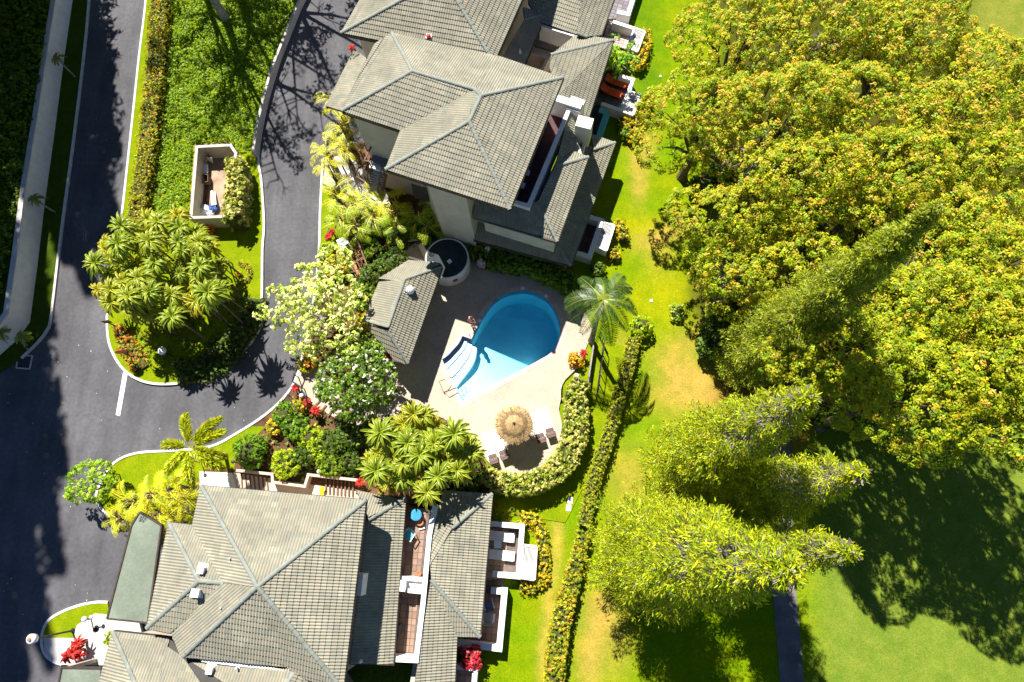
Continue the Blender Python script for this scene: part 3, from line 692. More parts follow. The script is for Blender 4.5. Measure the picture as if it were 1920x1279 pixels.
# terraces at ground level, east side
ter = thing('garden_terrace', 'tiled terrace with low white walls and two loungers right of the lower roof', 'terrace', P(945, 1035, 0))
build('terrace_slab', MB().prism(PP([(895, 985), (975, 990), (969, 1082), (945, 1084), (941, 1110), (890, 1110)]), 0, .14), M_['grout'], ter)
floor_tiles(ter, [(896, 988), (972, 992), (966, 1081), (943, 1084), (940, 1108), (892, 1108)], .142, .36, [(.36, .25, .165), (.39, .28, .19), (.33, .23, .15)], -.06)
w = MB(); poly_wall(w, [(921, 982), (979, 987), (972, 1081), (928, 1077)], 0, .95, .30); build('wall', w, M_['white'], ter)
def louver_box(px4, h, label, nsl=10, split=True):
    p = PP(px4, h); t = thing('louvred_enclosure', label, 'enclosure', np.mean(p, 0)*[1, 1, 0], 'white slatted equipment boxes')
    fr_ = MB()
    for i in range(4): fr_.bar(p[i]-[0, 0, h/2], p[(i+1) % 4]-[0, 0, h/2], .07, h)
    build('side_panel', fr_, M_['white'], t)
    ft = MB()
    for i in range(4): ft.bar(p[i], p[(i+1) % 4], .14, .07)
    if split: ft.bar(lerp(p[0], p[3], .52), lerp(p[1], p[2], .52), .12, .06)
    build('top_frame', ft, M_['white'], t); build('floor_pan', MB().prism([q*[1, 1, 0] for q in p], .02, .2), M_['dark'], t)
    me = None
    for k in range(nsl):
        if split:
            f = (k+1)/(nsl+1); a, b = lerp(p[0], p[1], f), lerp(lerp(p[0], p[3], .5), lerp(p[1], p[2], .5), f)
            build('slat', MB().bar(a-[0, 0, .02], b-[0, 0, .02], .032, .03), M_['white'], t)
            f = .54+.44*(k+.5)/nsl; a, b = lerp(p[0], p[3], f), lerp(p[1], p[2], f); build('slat', MB().bar(a-[0, 0, .02], b-[0, 0, .02], .05, .03), M_['white'], t)
        else:
            f = (k+.5)/nsl; a, b = lerp(p[0], p[1], f), lerp(p[3], p[2], f); build('slat', MB().bar(a-[0, 0, .02], b-[0, 0, .02], .045, .03), M_['white'], t)
    return t
louver_box([(981, 1022), (1006, 1025), (1002, 1087), (976, 1083)], .95, 'white slatted box on the outer side of the terrace with two cream loungers')
ter2 = thing('garden_terrace', 'brown tiled terrace with a long white wall and two chairs beside the lower lawn', 'terrace', P(915, 1165, 0))
build('terrace_slab', MB().prism(PP([(880, 1112), (945, 1112), (937, 1215), (850, 1206), (852, 1195), (885, 1195)]), 0, .14), M_['grout'], ter2)
floor_tiles(ter2, [(884, 1112), (942, 1114), (934, 1214), (876, 1207)], .142, .34, [(.24, .15, .11), (.27, .17, .12)], -.06)
w = MB(); poly_wall(w, [(926, 1108), (946, 1109), (936, 1216), (858, 1207)], 0, .9, .34); build('wall', w, M_['white'], ter2)
ter3 = thing('garden_terrace', 'small shaded grey terrace below the crimson shrub at the bottom edge', 'terrace', P(875, 1270, 0))
build('terrace_slab', MB().prism(PP([(850, 1253), (890, 1256), (884, 1345), (845, 1345)]), 0, .14), M_['grout'], ter3)
floor_tiles(ter3, [(850, 1254), (888, 1257), (882, 1345), (845, 1345)], .142, .36, [(.20, .15, .14), (.23, .17, .15)], -.06)
w = MB(); poly_wall(w, [(852, 1250), (891, 1254), (884, 1345)], 0, .9, .28); build('wall', w, M_['white'], ter3)
# carport roofs
for poly, lb in (([(247, 985), (262, 960), (303, 985), (277, 1168), (201, 1160)], 'flat grey-green carport roof between the driveway and the beige tiled roof'), ([(116, 1252), (191, 1253), (182, 1345), (98, 1345)], 'flat grey-green carport roof cut off by the bottom edge of the photo')):
    t = thing('carport', lb, 'carport', np.mean(PP(poly), 0), 'flat carport roofs')
    p = PP(poly, 2.9); build('roof', MB().prism(p, 2.65, 2.9), M_['flatroof'], t)
    ed = MB()
    for i in range(len(p)): ed.bar(p[i]+[0, 0, -.08], p[(i+1) % len(p)]+[0, 0, -.08], .09, .26)
    build('edge_trim', ed, M_['gutter'], t)
    for q in p: build('post', MB().box(lerp(q, np.mean(p, 0), .07)*[1, 1, 0]+[0, 0, 1.32], (.2, .2, 2.64), 0), M_['beige'], t)
# ================================================================== upper building (top centre)
b1 = thing('condo_building', 'tile-roofed building above the pool with an angular ridge and a shaded balcony strip', 'building', P(880, 300, 0))
V = W(dict(A=(641, 208, 8.5), A2=(703, 82, 8.5), NW=(735, 62, 8.5), NX=(935, 107, 8.5), E=(1056, 146, 8.5), B=(773, 134, 9.6), C=(890, 168, 9.7), D=(902, 180, 9.75), F=(880, 228, 9.75), G=(723, 318, 8.5), I=(956, 393, 8.5), Q=(752, 245, 8.5)))
facets(b1, V, [(['A', 'NW', 'B'], ('A', 'NW')), (['A2', 'NW', 'A'], ('A', 'NW')), (['NW', 'NX', 'C', 'B'], ('NW', 'E')), (['NX', 'E', 'D', 'C'], ('NW', 'E')), (['E', 'I', 'F', 'D'], ('E', 'I')),
               (['G', 'I', 'F'], ('G', 'I')), (['G', 'F', 'C', 'Q'], ('G', 'Q')), (['F', 'D', 'C'], ('G', 'Q')), (['A', 'B', 'C', 'Q'], ('A', 'Q'))], single=36)
for k in (('A', 'B'), ('NW', 'B'), ('B', 'C'), ('C', 'D'), ('D', 'E'), ('D', 'F'), ('G', 'F'), ('I', 'F')): caps(b1, V[k[0]], V[k[1]])
for k in (('A', 'Q'), ('G', 'I'), ('E', 'I'), ('NX', 'E'), ('G', 'Q'), ('A', 'A2')): fascia(b1, V[k[0]], V[k[1]])
bd = MB()
bd.prism([P(x, y, 8.5) for x, y in [(660, 214), (715, 92), (920, 125), (1030, 158), (1000, 235), (952, 352), (882, 332), (872, 360), (800, 337), (752, 240), (745, 238)]], 0, 8.35)
bd.prism([P(x, y, 5.2) for x, y in [(905, 400), (1000, 395), (1075, 225), (1095, 300), (1040, 440)]], 0, 5.05)
bd.prism([P(x, y, 2.3) for x, y in [(895, 440), (1062, 485), (1138, 285), (1100, 270), (1030, 440)]], 0, 2.25)
build('wall', bd, M_['cream'], b1)
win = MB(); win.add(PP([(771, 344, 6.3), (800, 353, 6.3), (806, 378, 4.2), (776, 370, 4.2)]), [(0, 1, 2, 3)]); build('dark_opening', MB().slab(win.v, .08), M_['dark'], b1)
# mid roof
V = W(dict(SW=(887, 406, 5.2), SE=(1045, 453, 5.2), HS=(1008, 378, 5.95), S0=(890, 384, 5.85), NE=(1103, 295, 5.2), HN=(1041, 312, 5.95), N2=(1071, 283, 5.35), NT=(1083, 222, 5.6), NI=(1066, 208, 6.0), I2=(980, 395, 5.9)))
facets(b1, V, [(['SW', 'SE', 'HS', 'S0'], ('SW', 'SE')), (['NE', 'SE', 'HS', 'HN'], ('NE', 'SE')), (['N2', 'NE', 'HN'], ('N2', 'NE')), (['NT', 'N2', 'HN', 'NI'], ('NT', 'N2'))], single=24)
caps(b1, V['SE'], V['HS']); caps(b1, V['NE'], V['HN'])
for k in (('SW', 'SE'), ('SE', 'NE'), ('NE', 'N2')): fascia(b1, V[k[0]], V[k[1]])
# lowest roof
V = W(dict(SW=(888, 449, 2.35), SE=(1071, 498, 2.3), HS=(1034, 440, 3.1), S0=(896, 405, 3.15), NE=(1153, 268, 2.3), HN=(1112, 281, 3.0), N0=(1109, 252, 2.6)))
facets(b1, V, [(['SW', 'SE', 'HS', 'S0'], ('SW', 'SE')), (['NE', 'SE', 'HS', 'HN'], ('NE', 'SE')), (['N0', 'NE', 'HN'], ('N0', 'NE'))], single=24)
caps(b1, V['SE'], V['HS']); caps(b1, V['NE'], V['HN'])
for k in (('SW', 'SE'), ('SE', 'NE'), ('NE', 'N0')): fascia(b1, V[k[0]], V[k[1]])
# balcony slot
build('balcony_floor', MB().prism(PP([(1036, 205), (1062, 210), (992, 383), (955, 375)], 5.0), 2.5, 5.0), mat('oxblood_tiles', (.075, .028, .028), .7, .15, 3), b1)
par = MB(); poly_wall(par, [(1066, 207), (991, 386), (963, 378)], 4.5, 6.2, .24); build('parapet', par, M_['white'], b1)
par = MB(); poly_wall(par, [(1042, 183), (1084, 196)], 3.0, 6.5, .45); par.box(P(1078, 210, 5.5), (.9, .9, 1.6), -.4); build('party_wall', par, M_['white'], b1)
par = MB(); par.box(P(1094, 246, 5.3), (.95, .75, 1.9), -.3); poly_wall(par, [(1100, 250), (1091, 284)], 3.6, 4.6, .15); build('party_wall', par, M_['white'], b1)
for x, y, lb in ((988, 331, 'upper white cushion stool in the dark balcony strip'), (979, 354, 'lower white cushion stool in the dark balcony strip')):
    t = thing('stool', lb, 'stool', P(x, y, 5.0), 'white stools on the balcony'); c = P(x, y, 5.0)
    build('seat', MB().box(c+[0, 0, .42], (.34, .34, .10), -.3), M_['white'], t)
    for sx in (-1, 1):
        for sy in (-1, 1): build('leg', MB().bar(c+[sx*.12, sy*.12, 0], c+[sx*.12, sy*.12, .38], .035), M_['darkmetal'], t)
# entrance deck, its rails and wall panel
dk = thing('entrance_deck', 'blue-grey entrance landing tucked under the tiled roof beside the yellow palms', 'deck', P(715, 285, 0))
build('floor', MB().prism(PP([(716, 248), (752, 258), (722, 312), (694, 303)], 4.3), 4.05, 4.3), mat('grey_deck', (.20, .20, .225), .8, .1, 1), dk)
build('panel', MB().slab(PP([(678, 228, 6.6), (712, 238, 6.6), (697, 268, 4.0), (692, 262, 4.0)]), .12), M_['cream'], dk)
for a, b in (((714, 240), (683, 301)), ((683, 301), (694, 303))): build('rail', MB().bar(P(*a, 5.3), P(*b, 5.3), .08, .07), M_['brownwood'], dk); build('lower_rail', MB().bar(P(*a, 4.75), P(*b, 4.75), .05, .05), M_['brownwood'], dk)
for k in range(5): q = lerp(P(714, 240, 4.1), P(683, 301, 4.1), k/4); build('post', MB().bar(q, q+[0, 0, 1.2], .09), M_['brownwood'], dk)
build('landing', MB().prism(PP([(694, 303), (722, 312), (718, 321), (690, 313)], 4.1), 3.9, 4.1), M_['white'], dk)
st = thing('outdoor_stair', 'timber stair with pale treads descending from the landing beside the yellow palms', 'stairs', P(707, 335, 0))
A0, A1, B0, B1 = P(699, 319, 3.9), P(722, 326, 3.9), P(693, 360, 1.3), P(714, 368, 1.3)
for k in range(9):
    f = (k+.5)/9; build('tread', MB().bar(lerp(A0, B0, f), lerp(A1, B1, f), .24, .05), M_['concrete'], st)
for a, b in ((A0, B0), (A1, B1)):
    build('stringer', MB().bar(a-[0, 0, .12], b-[0, 0, .12], .08, .25), M_['brownwood'], st); build('handrail', MB().bar(a+[0, 0, .95], b+[0, 0, .95], .08, .07), M_['brownwood'], st)
    for k in range(4): q = lerp(a, b, k/3); build('post', MB().bar(q, q+[0, 0, .95], .07), M_['brownwood'], st)
for (a, b) in (((650, 327), (668, 362)), ((667, 320), (689, 303)), ((668, 330), (690, 345))):
    t = thing('timber_handrail', {650: 'brown timber handrail along the lower left of the entry landing', 667: 'short brown timber rail meeting the top of the stair', 668: 'low brown timber rail left of the stair treads'}[a[0]], 'handrail', P(*a))
    build('rail', MB().bar(P(*a, 1.2), P(*b, 1.2), .09, .07), M_['brownwood'], t)
    for k in range(3): q = lerp(P(*a, .1), P(*b, .1), k/2); build('post', MB().bar(q, q+[0, 0, 1.1], .08), M_['brownwood'], t)
# lower west roof peeking out
V = W(dict(a=(636, 150, 4.5), b=(665, 92, 4.5), c=(690, 112, 5.3), d=(641, 208, 5.4), e=(612, 200, 4.5)))
facets(b1, V, [(['a', 'b', 'c', 'd', 'e'], ('e', 'b'))])
fascia(b1, V['e'], V['b'])
# garden wing roof right of the top roof
V = W(dict(R0=(1033, 103, 5.3), R1=(1150, 76, 4.5), E1=(1098, 238, 4.5), I1=(1085, 224, 4.8), I2=(1085, 195, 5.0), I3=(1047, 180, 5.5), I4=(1030, 128, 5.4), NA=(1056, 86, 4.9), NB=(1081, 64, 4.6)))
facets(b1, V, [(['R0', 'R1', 'I3', 'I4'], ('R1', 'E1')), (['R1', 'E1', 'I1', 'I3'], ('R1', 'E1')), (['NB', 'R1', 'R0', 'NA'], ('NB', 'R1'))], single=24, tone=.93)
caps(b1, V['R0'], V['R1']); fascia(b1, V['R1'], V['E1']); fascia(b1, V['NB'], V['R1'])
bd = MB(); bd.prism([P(x, y, 4.5) for x, y in [(1040, 112), (1135, 90), (1088, 225), (1035, 180)]], 0, 4.4); build('wing_wall', bd, M_['cream'], b1)

# ================================================================== building cut by the top edge
b2 = thing('condo_building', 'tile-roofed building cut off by the top edge with dark shaded roofs on its right', 'building', P(830, 20, 0))
V = W(dict(W=(640, 62, 7.7), SE=(926, 118, 7.7), NE=(1000, -48, 7.7), AP=(831, -42, 9.3), NW=(716, -60, 7.7), A2=(862, -110, 9.3), N3=(760, -150, 7.7), N4=(1040, -140, 7.7)))
facets(b2, V, [(['W', 'SE', 'AP'], ('W', 'SE')), (['SE', 'N4', 'A2', 'AP'], ('SE', 'N4')), (['W', 'AP', 'A2', 'N3'], ('W', 'N3'))], single=36)
for k in (('W', 'AP'), ('SE', 'AP'), ('AP', 'A2')): caps(b2, V[k[0]], V[k[1]])
for k in (('W', 'SE'), ('SE', 'N4'), ('W', 'N3')): fascia(b2, V[k[0]], V[k[1]])
bd = MB(); bd.prism([P(x, y, 7.7) for x, y in [(668, 58), (905, 102), (1015, -130), (775, -140)]], 0, 7.6); build('wall', bd, M_['cream'], b2)
build('flashing', MB().slab(PP([(762, 70, 7.5), (820, 80, 7.5), (876, 105, 7.5), (870, 108, 7.45), (815, 89, 7.45), (764, 75, 7.45)]), .2), M_['white'], b2)
V = W(dict(a=(980, 14, 5.3), b=(1023, 27, 4.6), c=(983, 37, 5.3), d=(983, 121, 4.6), e=(940, 110, 5.3)))
facets(b2, V, [(['a', 'b', 'c'], ('a', 'b')), (['c', 'b', 'd', 'e'], ('b', 'd'))], single=10); caps(b2, V['b'], V['c']); fascia(b2, V['b'], V['d'])
V = W(dict(a=(984, -60, 5.4), b=(1100, -60, 5.4), c=(1081, 64, 4.7), d=(1016, 45, 4.6), e=(990, 5, 5.0)))
facets(b2, V, [(['a', 'b', 'c', 'd', 'e'], ('d', 'c'))])
V = W(dict(a=(1100, -60, 5.4), b=(1172, -60, 4.5), c=(1127, 66, 4.5), d=(1100, 70, 4.7), e=(1081, 63, 5.0)))
facets(b2, V, [(['a', 'b', 'c', 'd', 'e'], ('b', 'c'))], single=24); fascia(b2, V['b'], V['c']); caps(b2, V['e'], V['d'])
par = MB(); poly_wall(par, [(1016, 47), (1077, 66)], 2.6, 4.6, .22); build('parapet', par, M_['white'], b2)
V = W(dict(a=(1012, 53, 3.6), b=(1079, 68, 3.6), c=(1046, 98, 3.0), d=(1002, 86, 3.0)))
facets(b2, V, [(['a', 'b', 'c', 'd'], ('d', 'c'))])
par = MB(); poly_wall(par, [(994, 96), (1028, 107), (1016, 132)], 2.2, 3.6, .2); par.prism(PP([(990, 104), (1024, 112), (1012, 140), (980, 132)], 2.6), 0, 2.3); build('court_wall', par, M_['beige'], b2)
bd = MB(); bd.prism([P(x, y, 4.6) for x, y in [(985, -60), (1150, -60), (1115, 60), (1000, 60), (960, 110), (945, 105)]], 0, 2.2); build('lower_wall', bd, M_['cream'], b2)
t = thing('roof_vent', 'white and red roof vent between the two upper roofs', 'roof vent', P(805, 72, 7.7))
build('flashing', MB().box(P(805, 72, 7.9), (.36, .36, .4), -.2), M_['white'], t); build('hood', MB().lathe(P(804, 70, 8.12), [(.13, 0), (.15, .12), (.05, .2)], 10), M_['red'], t)
solo('pipe_vent', MB().lathe(P(773, 309, 7.3), [(.12, 0), (.12, .1), (.05, .12), (.05, .36), (.02, .38)], 10), M_['white'], 'white pipe vent near the lower left hip above the stair', 'pipe vent', 'roof pipe vents')
solo('pipe_vent', MB().lathe(P(975, 99, 4.9), [(.1, 0), (.1, .1), (.04, .12), (.04, .34), (.02, .36)], 10), M_['white'], 'small pale pipe vent in the shaded roof at the top', 'pipe vent', 'roof pipe vents')

# terraces along the garden side of the upper buildings
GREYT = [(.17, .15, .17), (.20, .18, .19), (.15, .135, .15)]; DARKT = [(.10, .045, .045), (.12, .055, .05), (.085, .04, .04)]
t = thing('garden_terrace', 'dark red tiled terrace with pale low walls right of the lowest shaded roof', 'terrace', P(1105, 445, 0))
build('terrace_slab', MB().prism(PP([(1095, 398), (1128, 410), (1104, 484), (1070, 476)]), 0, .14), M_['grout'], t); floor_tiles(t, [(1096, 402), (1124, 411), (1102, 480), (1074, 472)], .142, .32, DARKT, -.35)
w = MB(); poly_wall(w, [(1105, 406), (1128, 413), (1105, 481), (1082, 474)], 0, .95, .30); build('wall', w, M_['white'], t)
louver_box([(1130, 415), (1152, 423), (1137, 470), (1116, 460)], .95, 'white slatted box on the dark red tiled terrace', 9)
t = thing('garden_terrace', 'dark grey terrace with two orange loungers and pale low walls', 'terrace', P(1150, 175, 0))
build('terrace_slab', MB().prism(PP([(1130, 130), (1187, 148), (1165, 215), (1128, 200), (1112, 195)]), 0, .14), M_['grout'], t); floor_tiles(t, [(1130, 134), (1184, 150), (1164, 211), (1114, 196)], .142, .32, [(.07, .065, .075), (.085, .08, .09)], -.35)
w = MB(); poly_wall(w, [(1164, 142), (1187, 149), (1166, 207), (1131, 195)], 0, .9, .26); build('wall', w, M_['white'], t)
louver_box([(1182, 172), (1201, 178), (1187, 216), (1168, 209)], .95, 'pale slatted box beside the orange loungers terrace', 8)
t = thing('garden_terrace', 'bright terrace with pink-grey tiles and white walls near the top edge', 'terrace', P(1165, 70, 0))
build('terrace_slab', MB().prism(PP([(1140, 40), (1192, 55), (1176, 95), (1128, 82)]), 0, .14), M_['grout'], t); floor_tiles(t, [(1140, 42), (1190, 56), (1174, 92), (1130, 80)], .142, .32, [(.42, .33, .30), (.46, .37, .33)], -.35)
w = MB(); poly_wall(w, [(1152, 41), (1189, 53)], 0, .9, .26); build('wall', w, M_['white'], t)
louver_box([(1190, 53), (1209, 59), (1195, 97), (1176, 89)], .95, 'white slatted box at the bright terrace near the top edge', 8)
t = thing('garden_terrace', 'shaded grey terrace with a long white wall cut by the top edge', 'terrace', P(1170, 10, 0))
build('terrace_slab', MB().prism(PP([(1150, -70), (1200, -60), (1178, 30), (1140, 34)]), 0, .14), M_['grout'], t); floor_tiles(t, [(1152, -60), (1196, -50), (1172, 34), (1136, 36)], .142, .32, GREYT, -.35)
w = MB(); poly_wall(w, [(1206, -60), (1178, 26), (1161, 23)], 0, .9, .30); build('wall', w, M_['white'], t)
t = thing('garden_terrace', 'shaded dark terrace behind the turquoise rail', 'terrace', P(1115, 235, 0))
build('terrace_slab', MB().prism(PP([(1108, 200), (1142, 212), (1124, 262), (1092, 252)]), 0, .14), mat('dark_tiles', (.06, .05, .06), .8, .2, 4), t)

# ================================================================== pool pavilion
pv = thing('pool_pavilion', 'small tiled pavilion beside the pool, half dappled by leaf shade', 'pavilion', P(735, 580, 0))
V = W(dict(NW=(766, 482, 2.7), NE=(829, 500, 2.7), NI=(759, 524, 3.75), W1=(712, 529, 3.0), W2=(681, 600, 3.0), RS=(728, 613, 3.75), SE=(765, 681, 2.7), SI=(728, 622, 3.72), S0=(735, 675, 2.7), S1=(690, 607, 2.75)))
facets(pv, V, [(['NW', 'NE', 'NI', 'W1'], ('NW', 'NE')), (['NE', 'SE', 'SI', 'NI'], ('NE', 'SE')), (['W1', 'NI', 'RS', 'W2'], ('W1', 'W2')), (['S1', 'S0', 'SE', 'SI'], ('S0', 'SE'))], single=60)
for k in (('NE', 'NI'), ('NI', 'RS'), ('SE', 'SI'), ('RS', 'W2')): caps(pv, V[k[0]], V[k[1]], .17)
for k in (('NW', 'NE'), ('NE', 'SE'), ('SE', 'S0')): fascia(pv, V[k[0]], V[k[1]], .16)
build('wall', MB().prism([P(x, y, 2.7) for x, y in [(768, 494), (806, 502), (748, 655), (700, 605), (722, 535)]], 0, 2.6), M_['cream'], pv)
for x, y in ((818, 508), (793, 575), (765, 650), (752, 670)): build('post', MB().box(P(x, y, 1.3), (.18, .18, 2.55), -.35), M_['white'], pv)
t = thing('turbine_vent', 'blue-white dome vent on the pavilion roof', 'roof vent', P(769, 545, 3.4))
build('base', MB().lathe(P(769, 545, 3.3), [(.30, 0), (.30, .14), (.22, .18)], 14), M_['white'], t); mb = MB().ball(P(769, 544, 3.62), .27, 14, 8)
build('dome', mb, M_['globe'], t, True)
for k in range(8): an = k*math.pi/4; c = P(769, 544, 3.62); build('fin', MB().tube([c+[.275*math.cos(an)*math.sin(s), .275*math.sin(an)*math.sin(s), .275*math.cos(s)] for s in (.4, .9, 1.4, 1.9)], .014, 4), M_['steel'], t)
# round drum with dark lid
t = thing('round_tank', 'round white drum with a flat dark lid beside the pavilion', 'tank', P(840, 490, 0))
c = P(838, 484, 1.45)*[1, 1, 0]
build('drum', MB().lathe(c, [(1.42, 0), (1.42, 1.42), (1.36, 1.48), (1.30, 1.42)], 48), M_['white'], t)
build('lid', MB().lathe(c+[0, 0, 1.40], [(1.30, 0), (1.30, .05), (.9, .07), (.02, .08)], 48), mat('dark_lid', (.022, .032, .034), .75, .2, 1.5), t)
build('hatch', MB().box(c+[.18, -.25, 1.5], (.26, .26, .05), .7), M_['globe'], t)
d = unit(P(853, 522)-P(838, 484)); s = np.array([-d[1], d[0], 0]); q = c+d*1.43+[0, 0, .95]
build('red_disc', MB().tube([q-d*.03, q+d*.03], .17, 14), M_['red'], t)
build('stair_screen', MB().slab(PP([(792, 455, 1.6), (806, 483, 1.6), (796, 485, .3), (783, 460, .3)]), .08), M_['cream'], t)
# ------------------------------------------------------------------ walls and enclosures
# long retaining wall on the left
WB = [(170, -120), (138, 0), (122, 110), (104, 250), (86, 380), (72, 500), (58, 605), (32, 640), (0, 668), (-40, 700)]
rw = thing('retaining_wall', 'long white retaining wall between the dark planted bank and the left road', 'wall', P(95, 300))
pts = [P(*p) for p in WB]; H = [1.75, 1.75, 1.8, 1.9, 2.0, 2.0, 2.0, 1.95, 1.9, 1.9]
mb = MB(); vs = []; fs = []
for i, p in enumerate(pts):
    a = pts[max(i-1, 0)]; b = pts[min(i+1, len(pts)-1)]; d = unit(b-a); q = np.array([d[1], -d[0], 0])*.26
    if q[0] > 0: q = -q
    vs += [p+[0, 0, -.05], p+[0, 0, H[i]], p+q+[0, 0, H[i]], p+q+[0, 0, -.05]]
for i in range(len(pts)-1):
    for k in range(3): fs.append((i*4+k, i*4+k+1, i*4+4+k+1, i*4+4+k))
fs += [(0, 1, 2, 3), tuple(4*(len(pts)-1)+k for k in (3, 2, 1, 0))]
mb.add(vs, fs); build('wall', mb, M_['white'], rw)
cp = MB()
for i in range(len(pts)-1):
    for (a, b) in ((pts[i], pts[i+1]),):
        d = unit(b-a); q = np.array([d[1], -d[0], 0])*.13
        if q[0] > 0: q = -q
        z0, z1 = H[i]+.035, H[i+1]+.035; cp.bar(a+q+[0, 0, z0], b+q+[0, 0, z1+.002*(i % 2)], .34, .07)
build('coping', cp, M_['concrete'], rw)
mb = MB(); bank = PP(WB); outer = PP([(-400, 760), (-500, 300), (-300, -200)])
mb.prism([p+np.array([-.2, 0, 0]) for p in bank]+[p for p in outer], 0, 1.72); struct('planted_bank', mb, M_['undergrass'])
# low roadside wall along the right edge of the median
lw = thing('roadside_wall', 'low pale wall with a dark shaded side along the right edge of the groundcover', 'wall', P(510, 150))
mb = MB(); LWP = [(590, -60), (556, 10), (528, 80), (508, 130), (493, 185), (481, 235), (474, 285)]
poly_wall(mb, LWP, .05, .7, .17, zt=.7); build('wall', mb, M_['concrete'], lw)
# bin enclosure
be = thing('bin_enclosure', 'cream open-topped enclosure holding bins and bags beside the variegated hedge', 'enclosure', P(395, 345))
RIM = [(367, 272), (433, 269), (444, 287), (423, 408), (356, 411)]
mb = MB(); poly_wall(mb, [(369, 275), (432, 272), (442, 287), (421, 406), (358, 408), (369, 275)], .05, 1.55, .18); build('wall', mb, M_['cream'], be)
build('floor', MB().prism(PP(RIM, 0), .09, .14), mat('stained_floor', (.34, .24, .16), .9, .2, 1.5), be)
def lump(name, c, r, m, label, cat, n=14, mm=8, sz=.7, group=None):
    mb = MB().ball([0, 0, 0], r, n, mm, None, sz); rs = np.random.default_rng(int(abs(c[0]*1000)) % 9999)
    V = np.array(mb.v); V *= (1+rs.normal(0, .10, len(V)))[:, None]; mb.v = [tuple(q) for q in V+np.array(c)+[0, 0, r*sz*.8]]
    return solo(name, mb, m, label, cat, group)
M_['bagwhite'] = mat('white_bag', (.62, .65, .70), .35, .15, 5, .4, 12, .5); M_['bagblue'] = mat('blue_bag', (.05, .11, .36), .4, .15, 5, .3, 12, .5)
def Q(px, py, z=.14): return P(px, py, z)
lump('rubbish_bag', Q(386, 396), .36, M_['bagwhite'], 'largest crumpled white bag in the lower left of the enclosure', 'bag')
lump('rubbish_bag', Q(378, 402), .27, M_['bagwhite'], 'crumpled white bag against the bottom left corner of the enclosure', 'bag')
lump('rubbish_bag', Q(396, 402), .25, M_['bagwhite'], 'small white bag against the bottom wall of the enclosure', 'bag')
lump('blue_bag', Q(403, 392), .33, M_['bagblue'], 'deep blue bag beside the white bags in the enclosure', 'bag')
for (a, b, lb) in (((399, 385), (397, 358), 'left pale plank leaning over the white bags'), ((404, 384), (402, 360), 'right pale plank leaning over the blue bag')):
    solo('plank', MB().bar(Q(*a, .6), Q(*b, .2), .14, .04), M_['white'], lb, 'plank')
def crate(px, py, s, rz, m, label, h=.5):
    c = Q(px, py); t = thing('crate', label, 'crate', c)
    build('base', MB().box(c+[0, 0, .03], (s[0], s[1], .06), rz), m, t)
    ca, sa = math.cos(rz), math.sin(rz)
    for k, (dx, dy, sx, sy) in enumerate(((0, s[1]/2, s[0], .04), (0, -s[1]/2, s[0], .04), (s[0]/2, 0, .04, s[1]-.05), (-s[0]/2, 0, .04, s[1]-.05))):
        build('side', MB().box(c+[dx*ca-dy*sa, dx*sa+dy*ca, h/2+.06], (sx, sy, h), rz), m, t)
    return t
crate(389, 342, (.55, .55), .1, M_['brownwood'], 'open brown crate against the left wall of the enclosure')
t = thing('folded_board', 'pale grey board leaning in the top left of the enclosure', 'board', Q(391, 300)); build('panel', MB().slab(PP([(386, 292, .9), (398, 297, .9), (399, 306, .3), (388, 300, .3)]), .05), M_['globe'], t); build('frame', MB().bar(P(386, 292, .92), P(398, 297, .92), .06), M_['darkmetal'], t)
t = thing('cart', 'small grey hand cart standing left in the enclosure', 'cart', Q(388, 322))
build('tray', MB().box(Q(388, 322)+[0, 0, .35], (.42, .7, .2), .1), M_['globe'], t)
for dx in (-.2, .2): build('wheel', MB().tube([Q(388, 330)+[dx-.03, 0, .14], Q(388, 330)+[dx+.03, 0, .14]], .14, 12), M_['darkmetal'], t)
build('handle', MB().tube([Q(388, 316)+[-.15, 0, .4], Q(387, 313)+[-.15, .1, .85], Q(387, 313)+[.15, .1, .85], Q(388, 316)+[.15, 0, .4]], .02, 6), M_['darkmetal'], t)
solo('timber_stack', MB().box(Q(386, 368)+[0, 0, .10], (.12, 1.3, .18), .03).box(Q(390, 366)+[0, 0, .08], (.12, 1.2, .14), .08), M_['brownwood'], 'dark timber lengths lying along the left wall of the enclosure', 'timber')
# transformer box
t = thing('utility_box', 'mint-white utility box beside the orange boardwalk', 'utility box', P(648, 466))
c = P(648, 464); build('cabinet', MB().box(c+[0, 0, .42], (.52, .52, .84), .5), mat('mint_paint', (.55, .66, .60), .5, .05, 2), t); build('lid', MB().box(c+[0, 0, .87], (.58, .58, .06), .5), mat('mint_lid', (.62, .74, .68), .5, .05, 2), t); build('plinth', MB().box(c+[0, 0, .04], (.7, .7, .1), .5), M_['concrete'], t)
